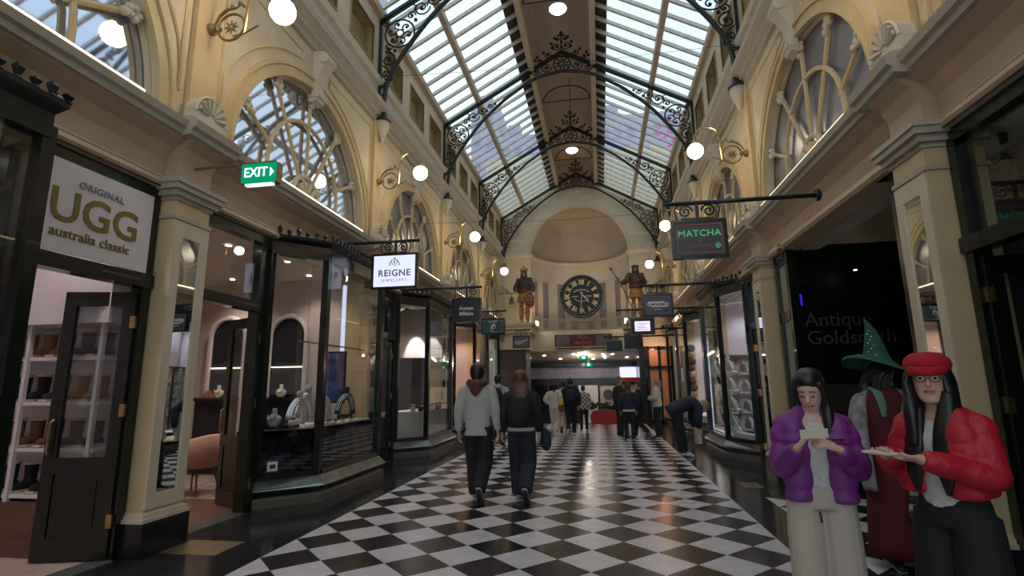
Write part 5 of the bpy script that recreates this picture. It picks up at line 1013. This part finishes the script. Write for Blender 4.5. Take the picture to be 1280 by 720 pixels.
    if bt:
        q = MB(); wd = g('wide', 0); L_ = g('leglen', .07)
        q.loft([V['pelvis']+Vector((0, 0, .10)), V['pelvis'], V['pelvis']-Vector((0, 0, .07))], [(.142*slim, .105), (.165*slim, .122), (.165*slim, .12)], n=18)
        if bt == 'skirt': q.loft([V['pelvis'], V['pelvis']-Vector((0, 0, .3)), V['pelvis']-Vector((0, 0, .85))], [(.17, .13), (.19, .17), (.20, .19)], n=20)
        else:
            for sd in 'rl':
                an = V['an'+sd].lerp(V['kn'+sd], -.02 if L_ < .08 else .0); q.loft([V['hp'+sd]+Vector((0, 0, .02)), V['hp'+sd].lerp(V['kn'+sd], .45), V['kn'+sd], V['kn'+sd].lerp(an, .5), an], [.098, .09+wd*.5, .072+wd, .066+wd, .058+wd], n=14)
        rem(q, 'skirt' if bt == 'skirt' else 'trousers', M[g('botm')], o, vox, 2, s)
    for sd in 'rl':
        a_, t_ = V['an'+sd], V['to'+sd]; dv = (t_-a_).normalized(); dn = Vector((0, 0, -1)); dn = (dn-dv*dn.dot(dv)*.3)
        q = MB(); hl = a_-dv*.045; lat_ = dv.cross(Vector((0, 0, 1)))
        q.loft([hl+Vector((0, 0, -.02)), a_+Vector((0, 0, -.018)), a_.lerp(t_, .55), t_+dv*.03, t_+dv*.05], [(.036, .042), (.042, .05), (.045, .036), (.04, .025), (.02, .014)], lat=tuple(lat_), n=12, sub=3); q.v = [(x*s, y*s, z*s) for x, y, z in q.v]
        sh = q.build('shoe', M[g('shoem', 'shoe')], o, smooth=True, world=False)
        q = MB(); up2 = lat_.cross(dv); up2 = up2 if up2.z > 0 else -up2; q.loft([hl-up2*.05, a_-up2*.055, a_.lerp(t_, .55)-up2*.032, t_+dv*.045-up2*.018], [(.034, .01), (.04, .012), (.044, .012), (.034, .01)], lat=tuple(lat_), n=12, sub=2); q.v = [(x*s, y*s, z*s) for x, y, z in q.v]; q.build('sole', M['sole'], sh, smooth=True, world=False)
    o_T = lambda x, y, z: tuple(Vector(T(x, y, z))*s)
    return o, o_T, V, s
def part(mb, name, m, o, s=1, smooth=True, **k):
    mb.v = [(x*s, y*s, z*s) for x, y, z in mb.v]; return mb.build(name, M[m], o, smooth=smooth, world=False, **k)
def held(mb, name, m, o, s, label, cat, smooth=False):
    """a thing carried by figure o: top level, placed in world space"""
    mat_ = Matrix.Translation(o.location) @ Matrix.Rotation(o.rotation_euler.z, 4, 'Z')
    mb.v = [tuple(mat_ @ (Vector(p)*s)) for p in mb.v]; q = mb.build(name, M[m], None, smooth=smooth); return tag(q, label, cat)
WALK_R = dict(knr=(.09, .04, .50), anr=(.08, -.27, .20), tor=(.09, -.20, .04), knl=(-.08, .13, .49), anl=(-.07, .16, .09), tol=(-.08, .32, .03))
WALK_L = dict(knl=(-.09, .04, .50), anl=(-.08, -.27, .20), tol=(-.09, -.20, .04), knr=(.08, .13, .49), anr=(.07, .16, .09), tor=(.08, .32, .03))
# -- the walking couple
J = dict(WALK_R); J.update(elr=(.235, -.02, 1.12), wrr=(.26, .02, .86), ell=(-.235, -.05, 1.12), wrl=(-.25, .02, .84))
o, T, V, s = figure('man seen from behind in pale grey jacket with maroon hood and black trousers, walking', (-1.70, 7.3, 0), 0, 1.84, J, dict(top='closed', topm='greyj', bulk=.024, slim=.95, hem=.80, hair='short', hairk=1.17, hood=False, bottom='t', botm='cloth_black', wide=.028, shoem='shoe', cuff=.04), .011)
q = MB(); q.loft([(-.10, .02, 1.44), (-.09, -.06, 1.46), (0, -.12, 1.43), (.09, -.06, 1.46), (.10, .02, 1.44)], [.035, .05, .055, .05, .035], n=12); q.loft([(0, -.10, 1.46), (0, -.13, 1.38), (0, -.125, 1.30)], [(.09, .04), (.08, .035), (.02, .01)], n=12); q.loft([(0, -.0, 1.40), (0, -.01, 1.49)], [(.10, .085), (.075, .07)], n=14); part(q, 'hood', 'maroon', o, s)
J = dict(WALK_R); J.update(elr=(.225, .0, 1.12), wrr=(.24, .06, .88), ell=(-.225, -.04, 1.12), wrl=(-.27, .02, .88))
o, T, V, s = figure('woman seen from behind with long auburn hair, black jacket and dark jeans, walking', (-1.10, 7.35, 0), 0, 1.74, J, dict(top='closed', topm='cloth_black', bulk=.03, hem=.93, hair='long', hairm='hairr', hairlen=.5, front=True, bottom='t', botm='denim', wide=.035, shoem='shoe', hairk=1.15, hw=1.35), .011)
q = MB(); q.loft([(0, 0, .91), (0, 0, .955)], [(.185, .14), (.185, .14)], n=18); part(q, 'shirt_hem', 'offwhite', o, s)
q = MB(); q.loft([(0, -.20, 1.0), (0, -.22, 1.08), (0, -.22, 1.22), (0, -.19, 1.34)], [(.11, .05), (.14, .07), (.14, .07), (.09, .04)], n=14, pw=3); q.tube([(-.09, -.17, 1.32), (-.11, -.06, 1.44), (-.11, .06, 1.4), (-.12, .1, 1.25)], .014, 6); q.tube([(.09, -.17, 1.32), (.11, -.06, 1.44), (.11, .06, 1.4), (.12, .1, 1.25)], .014, 6); held(q, 'backpack', 'boot_black', o, s, 'soft black backpack worn by the woman with auburn hair', 'bag', True)
q = MB(); q.loft([(.27, .10, .93), (.30, .14, .84), (.32, .14, .70), (.34, .13, .64)], [(.05, .03), (.08, .06), (.07, .07), (.02, .02)], n=12); held(q, 'bundled_jacket', 'navy', o, s, 'dark navy bundle carried low at the walking woman\'s right side', 'clothing', True)
# -- man ahead of the couple
J = dict(WALK_L); o, T, V, s = figure('person in grey hoodie with black backpack walking ahead, partly behind the couple', (-2.55, 13.2, 0), 0, 1.80, J, dict(top='closed', topm='greyj', bulk=.035, hem=.85, hair='short', hood=True, bottom='t', botm='cloth_black', shoem='shoe'), .016)
q = MB(); q.loft([(0, -.18, .98), (0, -.22, 1.1), (0, -.22, 1.25), (0, -.17, 1.38)], [(.12, .05), (.15, .08), (.15, .08), (.10, .04)], n=14, pw=3); held(q, 'backpack', 'cloth_black', o, s, 'black backpack on the person in the grey hoodie', 'bag', True)
# -- far walkers
J = dict(WALK_R); J.update(ell=(-.30, -.06, 1.16), wrl=(-.16, .05, 1.0), chest=(0, .03, 1.27), neck=(0, .06, 1.42), head=(0, .10, 1.55))
o, T, V, s = figure('woman in white sweater and beige trousers with long black ponytail, walking away', (-1.42, 16.5, 0), -12, 1.60, J, dict(top='closed', topm='offwhite', bulk=.035, hem=.88, hair='ponytail', bottom='t', botm='beige', wide=.03, shoem='shoew', topname='sweater'), .018)
q = MB(); q.loft([(.20, -.08, 1.30), (.24, -.10, 1.12), (.25, -.10, .98)], [(.03, .02), (.07, .05), (.08, .06)], n=12); held(q, 'shoulder_bag', 'yellow', o, s, 'mustard yellow shoulder bag beside the white sweater', 'bag', True)
q = MB(); q.loft([(.25, -.10, 1.0), (.26, -.10, .88), (.25, -.08, .78)], [(.08, .06), (.10, .07), (.06, .05)], n=12); held(q, 'pouch', 'boot_br', o, s, 'brown pouch hanging under the mustard yellow bag', 'bag', True)
figure('person in pale trousers walking, mostly hidden between the white sweater and the black backpack', (-1.22, 17.8, 0), 0, 1.66, WALK_L, dict(top='closed', topm='offwhite', bulk=.03, hair='short', hairm='hairb', bottom='t', botm='beige', wide=.02), .022)
o, T, V, s = figure('tall person in black with dark cap and backpack walking toward the lobby', (-.93, 16.6, 0), 0, 1.74, WALK_L, dict(top='closed', topm='cloth_black', bulk=.04, hem=.86, hair='short', hairk=1.1, bottom='t', botm='cloth_black', shoem='shoew', collar=True), .018)
q = MB(); q.loft([(0, -.18, 1.0), (0, -.21, 1.1), (0, -.21, 1.26), (0, -.17, 1.36)], [(.10, .05), (.13, .08), (.13, .08), (.09, .04)], n=14, pw=3); held(q, 'backpack', 'navy', o, s, 'dark blue-grey backpack on the tall person in black', 'bag', True)
o, T, V, s = figure('person in brown and cream checked shirt and dark trousers near the lobby', (-.60, 18.3, 0), 8, 1.50, {}, dict(top='closed', topm='plaid', bulk=.035, hem=.80, hair='short', bottom='t', botm='cloth_black'), .022)
# -- the standing group at right
FOLD = dict(elr=(.25, .05, 1.12), wrr=(.02, .22, 1.15), ell=(-.25, .05, 1.12), wrl=(-.02, .24, 1.12), hdr=(-1, .1, 0), hdl=(1, .1, 0))
figure('man with short greying hair in black coat standing in the group of three', (.52, 16.1, 0), -70, 1.76, dict(), dict(top='closed', topm='cloth_black', bulk=.045, hem=.78, hair='short', hairm='hairg', bottom='t', botm='cloth_black'), .018)
o, T, V, s = figure('woman with auburn bob seen from behind in navy top over a white hem', (.74, 15.2, 0), 5, 1.56, dict(), dict(top='closed', topm='navy', bulk=.04, hem=.92, hair='long', hairlen=.16, hairm='hairr', bottom='t', botm='cloth_black', hairk=1.1), .016)
q = MB(); q.loft([(0, 0, .87), (0, 0, .93)], [(.19, .145), (.19, .145)], n=18); part(q, 'shirt_hem', 'offwhite', o, s)
figure('dark-clothed woman facing the group, half hidden behind the auburn-haired woman', (1.08, 16.1, 0), 70, 1.62, WALK_L, dict(top='closed', topm='cloth_black', bulk=.04, hem=.7, hair='short', hairm='hairr', bottom='t', botm='cloth_black'), .018)
o, T, V, s = figure('fair-haired woman in pale grey jacket with arms folded, black trousers', (1.58, 16.0, 0), 80, 1.70, FOLD, dict(top='closed', topm='greyj', bulk=.04, hem=.88, hair='ponytail', hairm='hairl', bottom='t', botm='cloth_black', wide=.03, shoem='shoe'), .018)
q = MB(); q.loft([(.22, -.1, .98), (.24, 0, .90), (.22, .12, .98)], [(.05, .05), (.07, .09), (.05, .05)], n=12); q.tube([(.22, -.1, 1.0), (.16, -.06, 1.25), (.08, 0, 1.46), (.0, .12, 1.3), (.2, .13, 1.0)], .008, 5); held(q, 'shoulder_bag', 'fleece', o, s, 'cream shoulder bag at the hip of the fair-haired woman', 'bag', True)
# -- bending man
J = dict(pelvis=(0, -.10, .93), waist=(0, .03, 1.02), chest=(0, .22, 1.07), neck=(0, .39, 1.04), head=(0, .50, .99), look=(0, .75, -.65), shr=(.17, .34, 1.02), elr=(.2, .30, .77), wrr=(.15, .33, .55), shl=(-.17, .34, 1.02), ell=(-.2, .30, .77), wrl=(-.15, .33, .55), hpr=(.09, -.10, .90), hpl=(-.09, -.10, .90), knr=(.10, -.04, .49), knl=(-.10, -.04, .49), anr=(.10, 0, .09), anl=(-.10, .03, .09), tor=(.12, .15, .03), tol=(-.12, .18, .03))
o, T, V, s = figure('man in navy jacket and black trousers bending forward to look into the right shop window', (1.68, 12.2, 0), -82, 1.78, J, dict(top='closed', topm='navy', bulk=.045, hem=.80, hair='short', hairm='hairl', bottom='t', botm='cloth_black', wide=.02, shoem='shoew'), .016)
q = MB(); q.add([(x, y, z) for x in (-.13, .10) for y in (.30, .38) for z in (.25, .56)], [(0, 1, 3, 2), (4, 6, 7, 5), (0, 4, 5, 1), (2, 3, 7, 6), (0, 2, 6, 4)]); q.tube([(-.05, .34, .56), (-.03, .34, .64), (.03, .34, .64), (.05, .34, .56)], .006, 5); held(q, 'paper_bag', 'fleece', o, s, 'tan paper carrier bag held by the bending man', 'bag')
# -- woman in purple jacket
J = dict(head=(0, .045, 1.555), look=(.30, .85, -.42), neck=(0, 0, 1.42), shr=(.15, -.01, 1.37), shl=(-.15, -.01, 1.37), elr=(.205, .08, 1.09), wrr=(.13, .29, 1.235), ell=(-.215, .07, 1.09), wrl=(-.07, .30, 1.23), hdr=(-.45, .35, .65), hdl=(.75, .25, .35), pnr=(-.8, .1, -.3), pnl=(.3, -.5, -.7), curl=.62)
o, T, V, s = figure('young woman in open purple puffer jacket and cream wide trousers reading a small card', (1.24, 3.5, 0), 170, 1.63, J, dict(top='open', topm='purple', innerm='knit', bulk=.022, puff=6, hem=.90, hair='long', hairlen=.33, face='down', skin='skin2', bottom='t', botm='beige', wide=.028, shoem='shoew', bvox=.0068, cuff=.034, slim=.86), .0095)
q = MB(); q.obox((.13, .395, 1.315), (-.01, .395, 1.325), .004, .052, (0, .3, 1)); held(q, 'card', 'paper', o, s, 'small cream card held in both hands of the woman in purple', 'card')
q = MB(); q.tube([(.035, .155, .86), (.03, .16, .80)], .006, 5); part(q, 'zip_pull', 'shoe', o, s)
q = MB(); q.obox((-.06, .178, 1.27), (-.13, .165, 1.27), .006, .008); part(q, 'jacket_mark', 'hairb', o, s)
# -- woman in red jacket and cap
J = dict(head=(.01, .03, 1.565), look=(-.50, .84, .10), neck=(0, 0, 1.42), shr=(.15, -.01, 1.37), shl=(-.15, -.01, 1.37), elr=(.20, .08, 1.13), wrr=(.10, .30, 1.20), ell=(-.21, .04, 1.12), wrl=(-.07, .31, 1.20), hdr=(-.6, .75, .1), hdl=(.55, .8, .05), pnr=(0, 0, 1), pnl=(0, 0, 1), curl=.4)
o, T, V, s = figure('woman in red quilted jacket, red cap and glasses with long black hair, holding a phone', (1.69, 3.05, 0), 118, 1.67, J, dict(top='open', topm='red', innerm='knit', bulk=.024, puff=5, hem=1.01, hair='long', hairlen=.48, face='open', bottom='t', botm='cloth_black', wide=.04, shoem='shoe', bvox=.0068, cuff=.04), .0095)
q = MB(); n = 18; S = [(.040, .088, .100, -.005), (.055, .098, .112, -.004), (.085, .106, .120, -.006), (.115, .098, .110, -.01), (.140, .07, .08, -.01), (.15, .02, .02, -.01)]; vs = []
for z, rx, ry, sh in S:
    for k in range(n): a = 2*pi*k/n; vs.append(T(rx*cos(a), sh+ry*sin(a), z))
q.add(vs, [(i*n+k, i*n+(k+1) % n, (i+1)*n+(k+1) % n, (i+1)*n+k) for i in range(len(S)-1) for k in range(n)]+[list(range(n))[::-1], [(len(S)-1)*n+k for k in range(n)]])
q.loft([T(-.075, .075, .045), T(-.045, .125, .036), T(0, .142, .032), T(.045, .125, .036), T(.075, .075, .045)], [(.022, .008)]*5, lat=(0, 0, .2), n=8); part(q, 'cap', 'redwool', o)
q = MB()
for sx in (-.031, .031): q.tube([T(sx+.024*cos(t), .101, .002+.018*sin(t)) for t in [2*pi*k/14 for k in range(14)]], .0018, 4, closed=True)
q.tube([T(-.008, .102, .004), T(.008, .102, .004)], .0018, 4)
for sx in (-1, 1): q.tube([T(sx*.055, .099, .006), T(sx*.078, .01, .006)], .0016, 4)
part(q, 'glasses', 'shoe', o)
q = MB()
for sx in (-1, 1): q.loft([(sx*.075-.0, .03, 1.50), (sx*.075, .07, 1.40), (sx*.07, .115, 1.28), (sx*.075, .135, 1.14), (sx*.07, .13, 1.02)], [(.03, .04), (.045, .035), (.05, .025), (.045, .02), (.012, .01)], n=10)
part(q, 'hair_front', 'hairb', o, s)
q = MB(); q.obox((.09, .43, 1.225), (-.05, .43, 1.225), .075, .010, (0, 0, 1)); held(q, 'phone', 'paper', o, s, 'pale phone with card held in the hands of the woman in red', 'phone')
# -- costumed figure in green hat
J = dict(look=(-.5, .8, -.35), head=(0, .03, 1.55), elr=(.25, -.03, 1.06), wrr=(.27, .04, .80), ell=(-.25, .05, 1.10), wrl=(-.18, .20, .95), tor=(.12, .12, .04))
o, T, V, s = figure('costumed person in tall pointed green felt hat and long dark red robe with sage stole', (2.46, 5.25, 0), 190, 1.72, J, dict(top='closed', topm='patch', bulk=.03, hem=1.0, hair='long', hairlen=.25, skin='wood_dk', bottom='skirt', botm='robe', topname='patterned_blouse'), .012)  # dark skin colour stands in for the shade under the hat brim
q = MB(); q.loft([(0, .02, 1.46), (0, .02, 1.35), (0, .02, 1.1), (0, .02, .6), (0, .02, .10)], [(.10, .09), (.19, .14), (.19, .16), (.22, .19), (.26, .23)], n=24); part(q, 'robe', 'robe', o, s)
q = MB(); n = 26; pr = [(.30, -.012, 0), (.29, .008, 0), (.20, .02, 0), (.125, .05, 0), (.10, .12, .0), (.075, .22, .005), (.045, .32, .02), (.012, .40, .05), (.002, .42, .06)]; vs = []
for r_, z, sh in pr:
    for k in range(n): a = 2*pi*k/n; vs.append((r_*cos(a)*(.9)+sh, r_*sin(a)*.9, 1.66+z+(.03*sin(a*2+1)+.05*cos(a) if r_ > .15 else 0)))
q.add(vs, [(i*n+k, i*n+(k+1) % n, (i+1)*n+(k+1) % n, (i+1)*n+k) for i in range(len(pr)-1) for k in range(n)]); part(q, 'pointed_hat', 'hatg', o, s)
q = MB()
for k in range(10): a = .75+.35*sin(k*2.1); r_ = .112-.0085*k; q.ball((r_*cos(a)*.92+.003*k, r_*sin(a)*.92, 1.72+.027*k), .008, 6)
part(q, 'hat_sequin', 'silver', o, s, kind='stuff')
q = MB(); q.loft([(-.07, -.05, 1.45), (-.10, .08, 1.42), (-.09, .17, 1.25), (-.08, .21, .95), (-.06, .235, .75)], [(.05, .02), (.055, .02), (.06, .015), (.075, .015), (.09, .015)], n=10); st = part(q, 'stole', 'robe2', o, s)
for z0, m_n in ((.72, 'brownc'), (.66, 'ltgreen'), (.60, 'brownc'), (.54, 'ltgreen'), (.48, 'brownc')):
    q = MB(); q.loft([(-.06, .245, z0), (-.055, .25, z0-.06)], [(.09+.2*(.72-z0), .018), (.10+.2*(.72-z0), .018)], n=10, sub=2); part(q, 'stole_band', m_n, st, s)
q = MB(); q.loft([(.06, -.05, 1.46), (.09, .08, 1.44), (.10, .14, 1.34), (.11, .16, 1.22)], [(.04, .018), (.045, .018), (.04, .015), (.02, .01)], n=10); part(q, 'scarf_end', 'robe2', o, s)
q = MB(); q.loft([(.19, .0, 1.36), (.24, .02, 1.1), (.26, .06, .85), (.25, .08, .62)], [(.055, .06), (.06, .07), (.05, .09), (.03, .08)], n=12); part(q, 'hanging_sleeve', 'patch', o, s)
q = MB(); q.tube([(-.05, .20, 1.4), (-.07, .235, 1.0), (-.05, .255, .62)], [.012, .014, .014], 6); q.tube([(-.2, .17, 1.3), (-.15, .25, .8), (-.05, .26, .6)], [.01, .012, .012], 6); part(q, 'stole_cord', 'brownc', o, s)
# ------------------------------------------------------------------ carved wooden giants on the pedestals
def giant(side, label):
    x = CX+side*2.42; sc = 2.42; J = dict(elr=(.28, .02, 1.14), wrr=(.2, .2, 1.08), ell=(-.28, .0, 1.12), wrl=(-.24, .14, .95), look=(0, 1, -.1))
    if side > 0: J.update(elr=(.32, .1, 1.2), wrr=(.52, .22, 1.08), ell=(-.24, .06, 1.15), wrl=(.0, .2, 1.22))
    o, T, V, s = figure(label, (x, 22.75, 4.16), 180-side*-12, sc, J, dict(top='closed', topm='wood_dk' if side < 0 else 'wood_br', bulk=.05, hem=1.0, hair='long', hairlen=.2, hairm='wood_dk', skin='wood_skin', shoem='wood_st', topname='carved_tunic', face='open', slim=1.1), .02, name='carved_statue')
    q = MB(); q.loft([T(0, .08, -.08), T(0, .11, -.15), T(0, .09, -.24)], [(.07*s, .045*s), (.06*s, .04*s), (.015, .015)], n=12); part(q, 'beard', 'wood_dk', o)
    q = MB()          # skirt of armour flaps
    for k in range(12):
        a = 2*pi*k/12; q.obox((.15*cos(a), .12*sin(a), 1.0), (.24*cos(a), .20*sin(a), .70), .10, .02, (cos(a), sin(a), 0))
    part(q, 'armour_skirt', 'wood_st', o, s, smooth=False)
    q = MB()
    for k in range(12):
        a = 2*pi*(k+.5)/12; q.obox((.14*cos(a), .11*sin(a), 1.0), (.225*cos(a), .185*sin(a), .74), .06, .02, (cos(a), sin(a), 0))
    q.lathe([(.19, .98), (.21, 1.0), (.20, 1.04), (.17, 1.05)], (0, 0, 0), 16); part(q, 'red_flaps', 'wood_red', o, s, smooth=False)
    q = MB(); q.loft([(0, .03, 1.12), (0, .03, 1.3), (0, .02, 1.40)], [(.17, .14), (.2, .15), (.16, .11)], n=14); q.ball((.19, 0, 1.40), .085, 8); q.ball((-.19, 0, 1.40), .085, 8); part(q, 'breastplate', 'wood_dk' if side < 0 else 'wood_br', o, s)
    q = MB()
    for sx in (-.1, .1): q.loft([(sx, .0, .5), (sx, .01, .35), (sx, 0, .14)], [.075, .08, .055], n=12); q.lathe([(.07, 0), (.085, .02), (.07, .05)], (sx, 0, .5), 10)
    part(q, 'greaves', 'wood_st', o, s); q = MB()
    q.lathe([(.09, 0), (.10, .02), (.095, .06), (.06, .10)], T(0, 0, .06), 14)
    if side < 0:
        for k in range(8): a = 2*pi*k/8; q.tube([(T(0, 0, 0)[0]+.09*s*cos(a), T(0, 0, 0)[1]+.09*s*sin(a), T(0, 0, .1)[2]), (T(0, 0, 0)[0]+.12*s*cos(a), T(0, 0, 0)[1]+.12*s*sin(a), T(0, 0, .16)[2]), (T(0, 0, 0)[0]+.06*s*cos(a), T(0, 0, 0)[1]+.06*s*sin(a), T(0, 0, .2)[2])], [.03, .03, .012], 6)
        q.ball((T(0, 0, 0)[0], T(0, 0, 0)[1], T(0, 0, .24)[2]), .06, 8)
    else:
        for k in range(12): a = 2*pi*k/12; q.ball((T(0, 0, 0)[0]+.10*s*cos(a), T(0, 0, 0)[1]+.10*s*sin(a), T(0, 0, .09)[2]), .04, 6)
    q.v = [(a_, b_, c_) for a_, b_, c_ in q.v]; part(q, 'crown' if side < 0 else 'wreath', 'wood_st' if side < 0 else 'wood_dk', o)
    if side < 0:
        q = MB(); n = 20; P0 = [(-.26+.15*cos(2*pi*k/n)*(1-.2*sin(2*pi*k/n)), .28+.03*cos(2*pi*k/n), .72+.26*sin(2*pi*k/n)) for k in range(n)]; q.add(P0+[(a_, b_-.04, c_) for a_, b_, c_ in P0], [list(range(n)), list(range(n, 2*n))[::-1]]+[(k, (k+1) % n, n+(k+1) % n, n+k) for k in range(n)]); sd = part(q, 'shield', 'wood_red', o, s, smooth=False)
        q = MB(); q.tube(P0, .014, 5, closed=True); q.tube([(-.26+.07*cos(t), .31, .72+.12*sin(t)) for t in [2*pi*k/14 for k in range(14)]], .014, 5, closed=True); q.ball((-.26, .31, .72), .04, 8); part(q, 'shield_ornament', 'wood_st', sd, s)
    else:
        q = MB(); q.tube([(.80, .24, 1.52), (.50, .26, 1.06), (.26, .28, .40)], .014, 6); q.ball((.80, .24, 1.54), .045, 8); part(q, 'spear', 'wood_dk', o, s)
    MB().box(x-.42, x+.42, 22.45, 23.05, 4.16, 4.20).build('plinth', M['wood_dk'], o)
    return o
giant(-1, 'carved painted bearded giant with gold crown and red shield on the left pedestal'); giant(1, 'carved painted bearded giant with wreath and long spear on the right pedestal')
for side, x in ((-1, -3.78), (1, 2.28)):
    o = empty('bell', (x, 23.0, 5.7), 'bronze bell under scrolled iron bracket beside the %s carved giant' % ('left' if side < 0 else 'right'), 'bell')
    MB().lathe([(.0, .30), (.05, .30), (.09, .24), (.11, .08), (.17, .0), (.15, .0)], (x, 23.0, 5.15), 16).build('bell_body', M['bell'], o, smooth=True)
    xw = CX+side*3.62; q = MB(); q.tube([(xw, 23.0, 5.62), (x-side*.25, 23.0, 5.62)], .018, 6); q.tube([(x, 23, 5.62), (x, 23, 5.44)], .012, 5)
    for (a_, r_) in ((.12, .13), (.36, .10)): q.tube([(p[0], 23.0, p[1]) for p in spiral(xw-side*a_, 5.62+r_+.03, r_, 0, 1.4*side, 18)], .012, 5)
    q.tube([(xw, 23, 6.0), (xw-side*.25, 23, 5.85), (xw-side*.45, 23, 5.64)], .012, 5); q.build('bracket', M['iron'], o)
    u = empty('uplight', (CX+side*1.75, 23.2, 4.16), 'small lit uplight box at the foot of the %s carved giant' % ('left' if side < 0 else 'right'), 'lamp')
    MB().box(CX+side*1.96-.05, CX+side*1.96+.05, 23.3, 23.42, 4.16, 4.36).build('lamp_box', M['globe'], u)
    li = bpy.data.lights.new('uplight_lamp', 'SPOT'); li.energy = 24*LAMP; li.color = (1, .72, .48); li.spot_size = R(120); li.spot_blend = .8; li.shadow_soft_size = .08
    lo = bpy.data.objects.new('uplight_lamp', li); lo.location = (CX+side*1.8, 23.2, 4.5); lo.rotation_euler = (R(150), 0, R(side*15)); COL.objects.link(lo)
flush_text()
